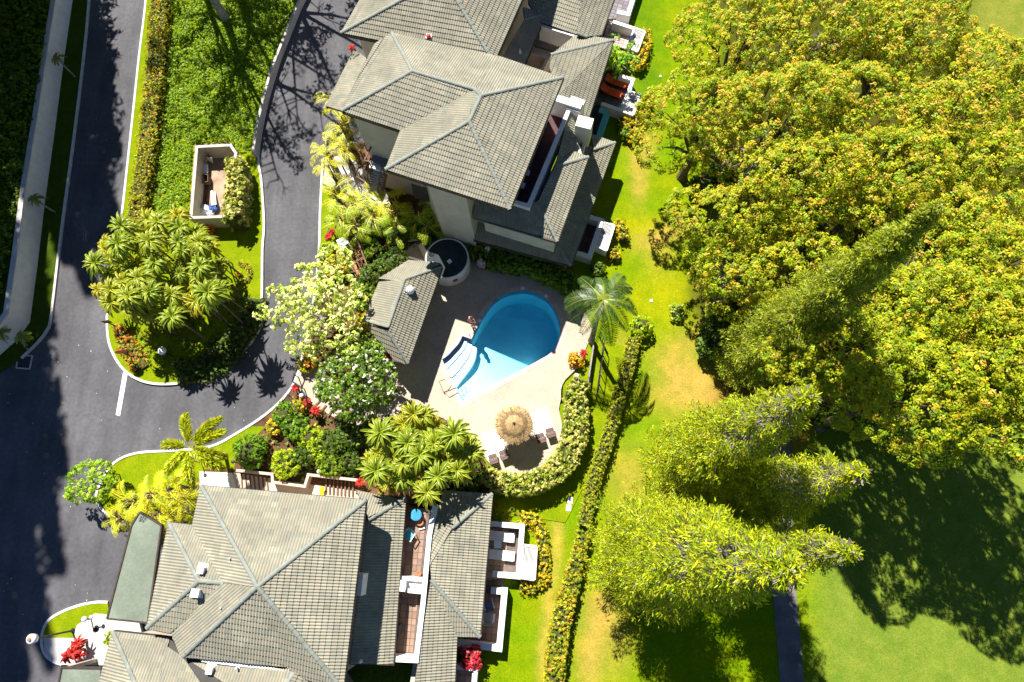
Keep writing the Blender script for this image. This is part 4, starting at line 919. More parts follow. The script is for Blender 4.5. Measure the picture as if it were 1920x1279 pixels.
# boardwalk
bw = thing('boardwalk', 'orange-brown plank boardwalk with dark rails above the pavilion', 'boardwalk', P(670, 495))
A0, A1, B0, B1 = P(660, 440, .3), P(676, 436, .3), P(672, 490, .3), P(692, 482, .3)
for k in range(16):
    f = (k+.5)/16; build('board', MB().bar(lerp(A0, B0, f), lerp(A1, B1, f), .09, .04), M_['boards'], bw)
C0, C1, D0, D1 = P(656, 497, .3), P(676, 480, .3), P(668, 520, .3), P(688, 512, .3)
for k in range(12):
    f = (k+.5)/12; build('board', MB().bar(lerp(C0, D0, f)+[0, 0, .02], lerp(C1, D1, f)+[0, 0, .02], .085, .04), M_['boards'], bw)
for a, b, w in (((666, 440), (688, 497), .10), ((655, 502), (681, 482), .07), ((659, 492), (672, 520), .05), ((668, 488), (682, 515), .05)):
    build('rail', MB().bar(P(*a, 1.15), P(*b, 1.15), w, .07), M_['brownwood'], bw)
    for k in range(3): q = lerp(P(*a, .1), P(*b, .1), k/2); build('post', MB().bar(q, q+[0, 0, 1.05], .08), M_['brownwood'], bw)
for a, b, lb in (((712, 465), (740, 456), 'left pale bare log edging the shaded bed'), ((765, 452), (788, 449), 'right pale bare log edging the shaded bed above the drum')):
    solo('log_edging', MB().tube([P(*a, .35), lerp(P(*a, .42), P(*b, .42), .5), P(*b, .35)], [.06, .07, .05], 8), M_['palebark'], lb, 'log')
# garden path steps and handrails from the lane
ps = thing('garden_steps', 'brown-edged garden steps below the white-flowered tree', 'steps', P(640, 770))
for k, (x, y, x2, y2) in enumerate([(600, 752, 588, 764), (612, 760, 601, 773), (624, 768, 615, 781), (637, 774, 630, 788), (652, 779, 647, 794), (666, 782, 664, 798), (682, 784, 682, 800), (698, 783, 700, 799), (714, 780, 718, 797), (728, 776, 733, 793)]):
    build('riser', MB().bar(P(x, y, .13+.008*k), P(x2, y2, .13+.008*k), .11, .10), M_['brownwood'], ps)
for pth, lb in (([(556, 690), (551, 702), (549, 716)], 'short dark handrail at the kerb beside the pale flowering tree'), ([(549, 716), (562, 724), (572, 742), (577, 760)], 'curved dark handrail left of the white-flowered tree'), ([(538, 740), (556, 770), (575, 795)], 'long brown handrail in the planting above the round shrubs')):
    t = thing('handrail', lb, 'handrail', P(*pth[0])); build('rail', MB().tube([P(x, y, 1.0) for x, y in pth], .045, 7), M_['darkmetal'], t, True)
    for x, y in pth: build('post', MB().tube([P(x, y, 1.0)*[1, 1, 0], P(x, y, 1.0)], .035, 6), M_['darkmetal'], t)
solo('cable_rail', MB().tube([P(718, 787, .9), P(730, 783, .86), P(744, 778, .9)], .02, 5), M_['steel'], 'thin pale rail at the end of the garden steps', 'handrail')
# walkway along the lower building: planter walls, timber steps
pw = thing('planter_wall', 'beige U-shaped planter wall around the yellow shrub', 'wall', P(540, 898))
mb = MB(); poly_wall(mb, [(445, 882), (510, 889), (511, 904), (571, 912), (578, 890), (668, 900)], .1, .75, .16, zt=.75); build('wall', mb, M_['beige'], pw)
sp = thing('garden_steps', 'beige steps with dark brown risers along the wall above the lower roof', 'steps', P(640, 912))
for k in range(8):
    x = 612+k*7.2; build('riser', MB().bar(P(x, 897+k*.6, .15), P(x-1, 926+k*.8, .15), .09, .10), M_['brownwood'], sp)
for k in range(7):
    x = 452+k*8; build('riser', MB().bar(P(x, 886+k, .145), P(x+3, 922, .145), .07, .07), M_['brownwood'], sp)
solo('yellow_sign', MB().slab(PP([(600, 912, .5), (608, 913, .5), (607, 930, .2), (599, 929, .2)]), .03), mat('yellow_paint', (.65, .62, .02), .5, .05, 3), 'bright yellow board leaning at the steps above the lower roof', 'board')
# ------------------------------------------------------------------ lamps
def globe_lamp(px, py, label, h=.75, r=.15, zb=0.08):
    c = P(px, py, h); c[2] = zb; t = thing('globe_lamp', label, 'lamp', c, 'globe garden lamps')
    build('post', MB().tube([c, c+[0, 0, h-zb-r*.6]], .035, 8), M_['darkmetal'], t); build('globe', MB().ball(c+[0, 0, h-zb], r, 14, 8), M_['globe'], t, True)
    return t
globe_lamp(565, 742, 'white globe lamp among the red ti plants by the lane'); globe_lamp(633, 797, 'small white globe lamp below the garden steps', .6, .10)
globe_lamp(598, 884, 'white globe lamp above the beige steps', .8, .13); globe_lamp(1081, 705, 'white globe lamp in the hedge right of the pool', 1.3, .17); globe_lamp(914, 467, 'bluish globe lamp in the shaded hedge under the lowest roof', 1.3, .2)
globe_lamp(842, 803, 'small white globe lamp in the broad-leaved clump left of the umbrella', 1.9, .1)
t = thing('post_lamp', 'blue-white capped post lamp at the foot of the dracaena island', 'lamp', P(303, 660))
c = P(302, 657, 1.6)*[1, 1, 0]+[0, 0, .1]; build('post', MB().tube([c, c+[0, 0, 1.3]], .05, 8), M_['darkmetal'], t); build('shade', MB().lathe(c+[0, 0, 1.3], [(.12, 0), (.26, .05), (.25, .16), (.12, .27), (.02, .3)], 18), M_['globe'], t, True); build('finial', MB().ball(c+[-.03, .03, 1.64], .05, 8, 5), M_['white'], t, True)
t = thing('street_lamp', 'tall street lamp with a white drum head leaning over the lower left road', 'street lamp', P(138, 1181))
c = P(139, 1182); build('post', MB().tube([c, c+[0, 0, 3.25]], [.06, .045], 8), M_['darkmetal'], t); build('base', MB().lathe(c, [(.14, 0), (.14, .1), (.07, .3), (.05, .35)], 12), M_['darkmetal'], t)
build('head', MB().lathe(c+[0, 0, 3.2], [(.10, 0), (.24, .08), (.27, .34), (.2, .42), (.02, .48)], 18), M_['globe'], t, True); build('cap', MB().lathe(c+[0, 0, 3.66], [(.1, 0), (.1, .05), (.02, .08)], 12), M_['boards'], t)
t = thing('post_lamp', 'short double lamp post on the edge of the small entry lawn', 'lamp', P(172, 1158))
c = P(173, 1160)+[0, 0, .1]; build('post', MB().tube([c, c+[0, 0, 1.0]], .04, 8), M_['brownwood'], t)
for q, r in (((158, 1161), .16), ((171, 1157), .11)): build('globe', MB().ball(P(*q, 1.0), r, 12, 7), M_['globe'], t, True)
build('arm', MB().bar(P(158, 1161, .95), P(172, 1158, .95), .05), M_['brownwood'], t)
# signs on posts: seen edge-on, their plates throw the shadows on the turf
def signpost(px, py, label, shape, h, colr, rz):
    c = P(px, py, .1); t = thing('sign_post', label, 'sign', c); build('post', MB().bar(c, c+[0, 0, h], .06), M_['brownwood'], t)
    d = np.array([math.cos(rz), math.sin(rz), 0]); z = c+[0, 0, h]
    if shape == 'square':
        build('plate', MB().bar(z-d*.24+[0, 0, .1], z+d*.24+[0, 0, .1], .04, .5), colr, t)
    else:
        n = np.array([-d[1], d[0], 0]); build('plate', MB().tube([z-n*.02+[0, 0, .15], z+n*.02+[0, 0, .15]], .34, 8), colr, t)
    return t
signpost(221, 614, 'small square sign on a post on the left tip of the island lawn', 'square', 1.15, M_['brownwood'], .1)
signpost(252, 671, 'red-brown eight-sided sign on a post at the lower tip of the island', 'round', 1.35, M_['red'], .25)
signpost(224, 890, 'small square sign on a bent brown post behind the light green bush', 'square', 1.15, M_['brownwood'], .1)
for (x, y, lb, zz) in ((378, 868, 'slim dark post at the corner of the white slab by the foxtail palm', 1.1), (450, 869, 'slim dark post at the far end of the white slab', 1.0)):
    c = P(x, y, .1); t = thing('path_light', lb, 'light post', c); build('post', MB().tube([c, c+[0, 0, zz]], .03, 6), M_['darkmetal'], t); build('head', MB().lathe(c+[0, 0, zz], [(.03, 0), (.12, .03), (.1, .09), (.02, .12)], 12), M_['darkmetal'], t)
# small lids in the lawn
for (x, y, s, lb) in ((1069, 938, .30, 'upper pale square stepping lid on the strip lawn below the curved hedge'), (1066, 952, .30, 'lower pale square stepping lid on the strip lawn below the curved hedge'), (1221, 564, .16, 'small white sprinkler lid on the lawn right of the palm'), (1238, 143, .13, 'small white sprinkler lid on the lawn by the orange loungers'), (1296, 456, .12, 'tiny pale sprinkler lid on the dry turf')):
    solo('turf_lid', MB().box(P(x, y, .01)+[0, 0, .0], (s, s*1.25, .04), -.05), M_['white'], lb, 'lid')
# ------------------------------------------------------------------ palapa umbrella and loungers
um = thing('thatched_umbrella', 'round thatched palm-leaf umbrella on the pool deck', 'umbrella', P(966, 806, .1))
c = P(966, 806, .1); build('pole', MB().tube([c, c+[0, 0, 2.5]], [.07, .06], 10), M_['bark'], um)
mb = MB(); R_ = 1.12; zt = 2.62; ze = 1.98
build('frame', MB().lathe(c+[0, 0, 0], [(R_*.96, ze+.03), (R_*.55, ze+.36), (.05, zt-.07)], 28), mat('thatch_core', (.20, .13, .06), .9, .2, 6), um)
rs = np.random.default_rng(3)
for layer in range(7):
    r1 = R_*(.28+.74*layer/6); r0 = max(.02, r1-.42); n = int(46+90*layer/6)
    for k in range(n):
        an = 2*math.pi*(k+rs.uniform())/n; d = np.array([math.cos(an), math.sin(an), 0]); s = np.array([-d[1], d[0], 0])
        zz = lambda r: zt-(zt-ze)*(r/R_)**1.12
        ra, rb = r0+rs.uniform(-.05, .05), r1+rs.uniform(-.07, .06); w_ = rs.uniform(.02, .045)
        a = c*[1, 1, 0]+d*ra+[0, 0, zz(ra)+.02+.1]; b = c*[1, 1, 0]+d*rb+s*rs.uniform(-.05, .05)+[0, 0, zz(rb)-.0+.1+rs.uniform(-.02, .04)]
        f = rs.uniform(.7, 1.2); mb.add([a-s*w_*.6, a+s*w_*.6, b+s*w_, b-s*w_], [(0, 1, 2, 3)], (.40*f, .27*f, .125*f))
build('thatch', mb, tintmat('thatch', .9, .2, 8, .1), um); build('finial', MB().lathe(c*[1, 1, 0]+[0, 0, zt+.08], [(.09, 0), (.07, .08), (.03, .14)], 10), M_['brownwood'], um)
M_['slat'] = mat('brown_slat', (.085, .045, .035), .6, .15, 8); M_['sling'] = mat('white_sling', (.72, .70, .68), .8, .05, 6)
def make_lounger(label, frame, cloth, end, group=None):
    t = thing('sun_lounger', label, 'lounger', (0, 0, 0), group)     # head at -y (raised), foot at +y
    for sx in (-1, 1): build('side_rail', MB().bar([sx*.27, -.62, .30], [sx*.27, .98, .30], .05, .06), frame, t)
    build('bed', MB().slab([(-.25, -.36, .34), (.25, -.36, .34), (.25, .98, .34), (-.25, .98, .34)], .05), cloth, t)
    for k in range(4):
        y0 = -.40-.145*k; z0 = .36+.05*k; build('back_slat', MB().slab([(-.26, y0, z0), (.26, y0, z0), (.26, y0-.125, z0+.043), (-.26, y0-.125, z0+.043)], .03), end, t)
    build('back_frame', MB().bar([0, -.40, .33], [0, -.98, .53], .05, .04), end, t)
    for sx in (-1, 1):
        for y in (-.5, .85): build('leg', MB().bar([sx*.25, y, 0], [sx*.25, y, .3], .05), frame, t)
    return t
LG = [((910, 812), (928, 871), 'leftmost white lounger with brown slatted head on the pool deck'), ((927, 806), (949, 862), 'white lounger just left of the thatched umbrella'), ((1000, 776), (1016, 829), 'white lounger just right of the thatched umbrella'), ((1017, 765), (1035, 820), 'rightmost white lounger on the pool deck against the hedge')]
l0 = make_lounger('x', M_['white'], M_['sling'], M_['slat'], 'white loungers on the pool deck')
for i, (a, b, lb) in enumerate(LG):
    o = l0 if i == 0 else copy_tree(l0); A, B = P(*a, .42), P(*b, .5); d = A-B; m_ = (A+B)/2
    o.location = (m_[0], m_[1], .1); o.rotation_euler = (0, 0, math.atan2(d[1], d[0])-math.pi/2); o['label'] = lb
def make_soft_lounger(label, m, col2, group):
    t = thing('sun_lounger', label, 'lounger', (0, 0, 0), group)
    build('frame', MB().box([0, 0, .22], (.56, 1.55, .08)), M_['white'] if col2 is None else M_['darkmetal'], t)
    cu = MB(); prof = [(-.78, .62), (-.45, .40), (-.2, .34), (.3, .36), (.78, .33)] if col2 is not None else [(-.72, .36), (-.3, .34), (.3, .34), (.72, .36)]
    for (y0, z0), (y1, z1) in zip(prof[:-1], prof[1:]):
        build('cushion', MB().slab([(-.28, y0+.01, z0), (.28, y0+.01, z0), (.28, y1-.01, z1), (-.28, y1-.01, z1)], .09), m, t)
    for sx in (-1, 1):
        for y in (-.65, .65): build('leg', MB().box([sx*.22, y, .1], (.06, .06, .2)), M_['darkmetal'], t)
    return t
M_['orange'] = mat('orange_fabric', (.62, .075, .008), .8, .15, 4)
for base, spots in ((make_soft_lounger('x', M_['sling'], None, 'cream loungers on the tiled terrace'), [((921, 1004), (959, 1008), 'upper cream lounger on the tiled terrace'), ((921, 1039), (959, 1043), 'lower cream lounger on the tiled terrace')]),
                    (make_soft_lounger('x', M_['orange'], 1, 'orange loungers on the dark terrace'), [((1141, 149), (1170, 158), 'upper orange lounger on the dark grey terrace'), ((1133, 167), (1160, 177), 'lower orange lounger on the dark grey terrace')])):
    for i, (a, b, lb) in enumerate(spots):
        o = base if i == 0 else copy_tree(base); A, B = P(*a, .45), P(*b, .45); d = B-A; m_ = (A+B)/2
        o.location = (m_[0], m_[1], .15); o.rotation_euler = (0, 0, math.atan2(d[1], d[0])-math.pi/2); o['label'] = lb
t = thing('side_table', 'small glass-topped table between the two cream loungers', 'table', P(934, 1021, .15)); c = P(934, 1021, .15)
build('top', MB().box(c+[0, 0, .4], (.42, .42, .03), 0), M_['globe'], t)
for sx in (-1, 1):
    for sy in (-1, 1): build('leg', MB().bar(c+[sx*.18, sy*.18, 0], c+[sx*.18, sy*.18, .39], .03), M_['darkmetal'], t)
def chair(px, py, rz, m, label, zb=.15):
    c = P(px, py, zb); t = thing('chair', label, 'chair', c); t.rotation_euler = (0, 0, rz); O = c
    def b_(n, mb, mm): mb.v = [(v[0]+c[0], v[1]+c[1], v[2]+c[2]) for v in mb.v]; build(n, mb, mm, t)
    for k in range(4): b_('seat_strap', MB().box([-.165+.11*k, 0, .42], (.095, .46, .03)), m)
    for k in range(3): b_('back_strap', MB().slab([(-.22+.15*k, -.25, .45), (-.09+.15*k, -.25, .45), (-.09+.15*k, -.40, .85), (-.22+.15*k, -.40, .85)], .02), m)
    for sx in (-1, 1):
        b_('arm', MB().bar([sx*.26, -.3, .62], [sx*.26, .2, .62], .05), M_['white'])
        for y in (-.25, .2): b_('leg', MB().bar([sx*.25, y, 0], [sx*.25, y, .6], .04), M_['white'])
    return t
M_['bluesling'] = mat('blue_sling', (.10, .14, .24), .7, .1, 5); M_['palesling'] = mat('pale_sling', (.36, .38, .36), .7, .1, 5); M_['turq'] = mat('turquoise_paint', (.10, .42, .50), .5, .06, 4)
chair(917, 1131, .25, M_['bluesling'], 'blue strap chair on the brown tiled terrace'); chair(917, 1157, -.1, M_['palesling'], 'pale strap chair with a white tray on the brown tiled terrace')
solo('serving_tray', MB().box(P(926, 1159, .55), (.1, .45, .03), -.15), M_['white'], 'narrow white tray beside the pale strap chair', 'tray')
chair(769, 1005, 2.6, M_['turq'], 'teal framed chair on the upper balcony under the roof edge', 2.72)
t = thing('potted_plant', 'blue glazed pot with a plant at the top of the upper balcony', 'plant', P(783, 966, 2.72)); c = P(783, 966, 2.72)
build('pot', MB().lathe(c, [(.20, 0), (.30, .25), (.32, .5), (.27, .55), (.02, .5)], 16), mat('blue_glaze', (.02, .16, .36), .2, .1, 5, 0, 40, .6), t); build('rim', MB().lathe(c+[0, 0, .53], [(.31, 0), (.32, .04), (.25, .05)], 16), mat('teal_glaze', (.05, .26, .42), .2), t)
solo('clay_pot', MB().lathe(P(789, 980, 2.72), [(.13, 0), (.2, .28), (.16, .3), (.02, .25)], 14), mat('terracotta', (.42, .16, .08), .8), 'small terracotta pot below the blue glazed pot', 'pot')
solo('clay_pot', MB().lathe(P(786, 1075, 2.72), [(.12, 0), (.17, .26), (.14, .28), (.02, .24)], 14), mat('terracotta_dark', (.30, .13, .06), .8), 'terracotta pot in the lower right corner of the upper balcony', 'pot')
solo('white_board', MB().box(P(791, 991, 2.8), (.33, .09, .05), .25), M_['white'], 'short white board lying on the upper balcony', 'board')
t = thing('grill', 'black covered grill on the lower balcony floor', 'grill', P(749, 1178, 2.72)); c = P(749, 1178, 2.72)
build('body', MB().box(c+[0, 0, .5], (.32, .6, .5), -.1), M_['darkmetal'], t); build('hood', MB().tube([c+[0, -.27, .75], c+[0, .27, .75]], .17, 12), M_['darkmetal'], t)
for sx in (-1, 1):
    for sy in (-1, 1): build('leg', MB().bar(c+[sx*.13, sy*.25, 0], c+[sx*.13, sy*.25, .3], .04), M_['darkmetal'], t)
# turquoise bench and rail on the dark terrace
t = thing('turquoise_bench', 'long turquoise painted bench along the edge of the shaded dark terrace', 'bench', P(1130, 235, .15))
a, b = P(1138, 213, .85), P(1123, 258, .85)
for k in range(3): off_ = np.array([.16*(k-1), -.02, 0]); build('plank', MB().bar(a+off_, b+off_, .14, .05), M_['turq'], t)
for k in range(3): q = lerp(a, b, .08+.42*k); build('leg', MB().bar(q*[1, 1, 0]+[0, 0, .14], q-[0, 0, .02], .34, .08), M_['turq'], t)
build('return', MB().bar(P(1139, 211, .82), P(1123, 207, .82), .35, .05), M_['turq'], t)
# fence between the pool terrace and the lawn
fe = thing('wire_fence', 'low wire fence with dark rails on the strip lawn right of the pool', 'fence', P(1128, 700))
FT = [(1127, 622), (1134, 640), (1127, 690), (1121, 740)]
for z in (1.2, .15): build('rail', MB().tube([P(x, y, 1.2)*[1, 1, 0]+[0, 0, z] for x, y in FT], .03, 6), M_['darkmetal'], fe)
for x, y in smooth_path(FT, 3): q = P(x, y, 1.2); build('post', MB().tube([q*[1, 1, 0], q], .03, 6), M_['darkmetal'], fe)
fw = resample([P(x, y, 1.2) for x, y in FT], .3)
for q in fw: build('wire', MB().tube([q*[1, 1, 0]+[0, 0, .1], q], .006, 3, cap=False), M_['darkmetal'], fe)
solo('kerb_wall', MB().bar(P(1115, 632, .5), P(1102, 720, .5), .08, .5), M_['palebark'], 'narrow pale wall top running down from the palm beside the fence', 'wall')
M_['twig'] = mat('grey_twig', (.24, .21, .18), .9, .25, 6)
# ------------------------------------------------------------------ foliage
def unitv(a): return a/np.maximum(np.linalg.norm(a, axis=1, keepdims=True), 1e-9)
def leaves(C, Nn, size, asp, rs, fold=.0):
    """one pointed leaf (kite quad) per centre"""
    n = len(C); r = rs.normal(size=(n, 3)); T = unitv(np.cross(Nn, r)); B = np.cross(Nn, T)
    s = (size if np.ndim(size) else np.full(n, size))[:, None]
    V = np.stack([C-T*s, C-B*s*asp-T*s*.15, C+T*s, C+B*s*asp-T*s*.15], 1).reshape(-1, 3)
    return V, np.arange(n*4).reshape(n, 4)
def pal(cols, w, n, rs, jit=.16):
    c = np.array(cols, float)[rs.choice(len(cols), n, p=np.array(w)/np.sum(w))]
    return np.clip(c*(1+rs.normal(0, jit, (n, 1)))*(1+rs.normal(0, .05, (n, 3))), .001, 1)
def tufts(C, Nn, k, spread, size, asp, cols, w, rs, tip=None, tipw=.0, up=.5, jit=.16):
    """k leaves round every tuft centre, facing outwards; the top leaves of some tufts carry young tip colour"""
    n = len(C); tc = pal(cols, w, n, rs, jit); Cn = np.repeat(C, k, 0); Nr = np.repeat(Nn, k, 0)
    d = rs.normal(size=(n*k, 3)); d = unitv(d); d = unitv(d+Nr*.55)
    P_ = Cn+d*(spread*np.cbrt(rs.uniform(.15, 1, (n*k, 1))))
    nn = unitv(d*.9+np.array([0, 0, up])+rs.normal(0, .35, (n*k, 3)))
    col = np.repeat(tc, k, 0)*(1+rs.normal(0, .12, (n*k, 1)))
    if tip is not None:
        top = (d*Nr).sum(1) > .55; pick = np.repeat(rs.uniform(size=n) < tipw, k) & top
        col[pick] = np.array(tip)[rs.integers(0, len(tip), pick.sum())]*(1+rs.normal(0, .15, (pick.sum(), 1)))
    V, F = leaves(P_, nn, size*rs.uniform(.7, 1.25, n*k), asp, rs)
    return V, F, np.clip(col, .001, 1)
def ell_surface(c, r, n, rs, zmin=-.25):
    d = rs.normal(size=(n*2, 3)); d = unitv(d); d = d[d[:, 2] > zmin][:n]
    bump = 1+.10*np.sin(d[:, [0]]*7+c[0])*np.cos(d[:, [1]]*6+c[1])+rs.normal(0, .05, (len(d), 1))
    p = np.array(c)+d*np.array(r)*bump; nn = unitv(d/np.array(r)); return p, nn
def lobes_points(lobes, dens, rs, zmin=-.25):
    PC = []; PN = []
    for i, (c, r) in enumerate(lobes):
        A = 4*math.pi*((r[0]*r[1])**1.6/3+(r[0]*r[2])**1.6/3+(r[1]*r[2])**1.6/3)**(1/1.6)*.62
        p, nn = ell_surface(c, r, int(A*dens), rs, zmin); keep = np.ones(len(p), bool)
        for j, (c2, r2) in enumerate(lobes):
            if j != i: keep &= (((p-np.array(c2))/(np.array(r2)*.86))**2).sum(1) > 1
        PC.append(p[keep]); PN.append(nn[keep])
    return np.concatenate(PC), np.concatenate(PN)
def trunk_limbs(base, lobes, r0, m, parent, rs, fork=.4, nl=10, name='trunk'):
    b = np.array(base, float); mb = MB(); top = np.mean([l[0] for l in lobes], 0); h = top[2]-b[2]
    fk = b+(top-b)*np.array([.35, .35, fork])
    mb.tube([b-[0, 0, .1], lerp(b, fk, .15), lerp(b, fk, .6)+rs.normal(0, .08, 3)*[1, 1, 0], fk], [r0*1.35, r0, r0*.85, r0*.75], 9)
    build(name, mb, m, parent); lb = MB()
    sel = lobes if len(lobes) <= nl else [lobes[i] for i in rs.choice(len(lobes), nl, replace=False)]
    for c, r in sel:
        e = np.array(c)-[0, 0, r[2]*.25]; mid = lerp(fk, e, .5)+rs.normal(0, .3, 3)+[0, 0, -.12*np.linalg.norm(e-fk)*.3]
        lb.tube([fk, mid, e], [r0*.5, r0*.3, r0*.08], 6)
        for q in range(2):
            e2 = np.array(c)+unit(rs.normal(size=3))*np.array(r)*.8; lb.tube([mid, lerp(mid, e2, .6)+rs.normal(0, .15, 3), e2], [r0*.2, r0*.12, r0*.03], 5)
    build('limbs', lb, m, parent)
def crown_mesh(name, V, F, col, parent, m, at=None):
    O = org(parent); me = raw_mesh(name, V-O, F, m, col); return link(name, me, parent)

# --- spreading rain trees on the right -------------------------------------------------
RAINC = [(.200, .215, .006), (.160, .195, .005), (.250, .225, .008), (.115, .165, .005), (.085, .130, .004)]
RTIP = [(.33, .20, .020), (.34, .215, .038), (.32, .24, .012)]
RAIN = [  # crown px, radii px, tree height, warm tip share, label
 (1396, 52, 115, 78, 10.0, .30, 'yellow-green spreading tree nearest the terraces at the top edge'), (1560, 30, 118, 78, 11.5, .38, 'spreading tree at the top edge above the bare-twig gap'), (1720, 45, 110, 80, 11.5, .42, 'orange-tinted spreading tree at the top edge beside the pale clearing'), (1870, 150, 105, 75, 11.5, .45, 'orange-tinted spreading tree below the pale clearing in the top right corner'),
 (1328, 210, 100, 74, 9.0, .30, 'spreading tree bulging furthest left over the bright lawn'), (1480, 205, 118, 82, 11.0, .36, 'spreading tree just below the bare-twig gap'), (1640, 190, 120, 86, 12.0, .48, 'rust-tipped spreading tree in the upper middle of the grove'), (1790, 235, 110, 80, 12.0, .48, 'rust-tipped spreading tree right of the grove middle'),
 (1395, 405, 104, 66, 9.0, .12, 'greener spreading tree just below the big dark gap at the grove edge'), (1530, 330, 108, 76, 11.0, .34, 'spreading tree behind the dark gap at the grove edge'), (1680, 320, 110, 76, 12.0, .42, 'spreading tree behind the tip of the leaning pine'), (1880, 340, 100, 100, 12.0, .36, 'spreading tree at the right edge level with the pine tip'),
 (1790, 440, 110, 84, 11.5, .30, 'spreading tree right of the leaning pine'), (1890, 500, 92, 92, 13.5, .18, 'spreading tree at the right edge below the pine tip'), (1660, 560, 105, 80, 10.5, .24, 'spreading tree under the leaning pine trunk'), (1790, 590, 115, 92, 13.5, .10, 'green spreading tree in the lower right of the grove'),
 (1600, 680, 96, 84, 12.0, .10, 'green spreading tree above the shaded fairway corner'), (1740, 720, 122, 96, 13.5, .05, 'deep green spreading tree at the lower end of the grove'), (1890, 710, 100, 110, 14.0, .08, 'deep green spreading tree at the right edge of the lower grove'), (1500, 510, 84, 70, 9.0, .26, 'yellowish spreading tree left of the leaning pine trunk'), (1985, 600, 90, 100, 15.0, .2, 'spreading tree beyond the right edge shading the fairway'), (2010, 740, 90, 110, 15.0, .1, 'large spreading tree beyond the right edge shading the fairway corner'), (1400, 505, 60, 48, 7.5, .25, 'small brownish spreading tree at the lawn edge above the dark olive skirt')]
def rain_tree(px, py, rx, ry, h, tipw, label, seed):
    rs = np.random.default_rng(seed); cz = h-1.6; c = P(px, py, cz); sx = abs(P(px+rx, py, cz)[0]-c[0]); sy = abs(P(px, py+ry, cz)[1]-c[1])
    base = c*[1, 1, 0]; t = thing('rain_tree', label, 'tree', base, 'spreading trees of the grove beside the lawn')
    lobes = []
    n = int(max(11, sx*sy*1.9))
    for i in range(n):
        a = i*2.39996; q = math.sqrt((i+.5)/n); r = rs.uniform(1.0, 1.6)
        x, y = c[0]+math.cos(a)*q*sx*.92, c[1]+math.sin(a)*q*sy*.92
        z = cz+1.0-2.6*q**2+rs.uniform(-1.2, .7); lobes.append(((x, y, z), (r*1.1, r, r*.72)))
    C, Nn = lobes_points(lobes, 11.5, rs, -.40)
    keep = rs.uniform(size=len(C)) < .95; C, Nn = C[keep], Nn[keep]
    V, F, col = tufts(C, Nn, 20, .20, .071, .5, RAINC, [3.5, 3, 2, 1.6, .8], rs, RTIP, tipw*.6, .75)
    crown_mesh('crown', V, F, col, t, M_['leaf']); trunk_limbs(base, lobes, .30, M_['bark'], t, rs)
    return t
for i, a in enumerate(RAIN): rain_tree(*a, 100+i)
def bare_twigs(px, py, z, rad, label, seed, m='palebark'):
    rs = np.random.default_rng(seed); b = P(px, py, z); g_ = b*[1, 1, 0]; t = thing('bare_tree', label, 'tree', g_, 'leafless twiggy trees in the grove gaps')
    mb = MB(); mb.tube([g_, lerp(g_, b, .5)+rs.normal(0, .2, 3), b], [.16, .12, .08], 7); build('trunk', mb, M_[m], t); tw = MB()
    for k in range(26):
        d = unit(np.array([rs.normal(), rs.normal(), abs(rs.normal())*.5+.1])); L = rad*rs.uniform(.5, 1.1); mid = b+d*L*.5+rs.normal(0, .12, 3); e = b+d*L
        tw.tube([b, mid, e], [.055, .035, .012], 5)
        for q in range(4): f = rs.uniform(.3, .95); s = lerp(mid, e, f) if f > .5 else lerp(b, mid, f*2); tw.tube([s, s+unit(d+rs.normal(0, .6, 3))*L*.35], [.022, .008], 4)
    build('branches', tw, M_[m], t)
bare_twigs(1415, 300, 7.6, 1.5, 'bare pale twigs over the big dark gap at the grove edge', 1); bare_twigs(1565, 90, 8.5, 1.3, 'bare grey twigs in the gap near the top of the grove', 2); bare_twigs(1470, 108, 8.0, 1.0, 'small bare twigs left of the gap near the top of the grove', 5); bare_twigs(1365, 525, 4.5, 1.4, 'brown bare twigs spreading at the lawn edge by the dark olive skirt', 3); bare_twigs(1700, 520, 9.5, 1.2, 'bare twigs poking out under the leaning pine trunk', 4)

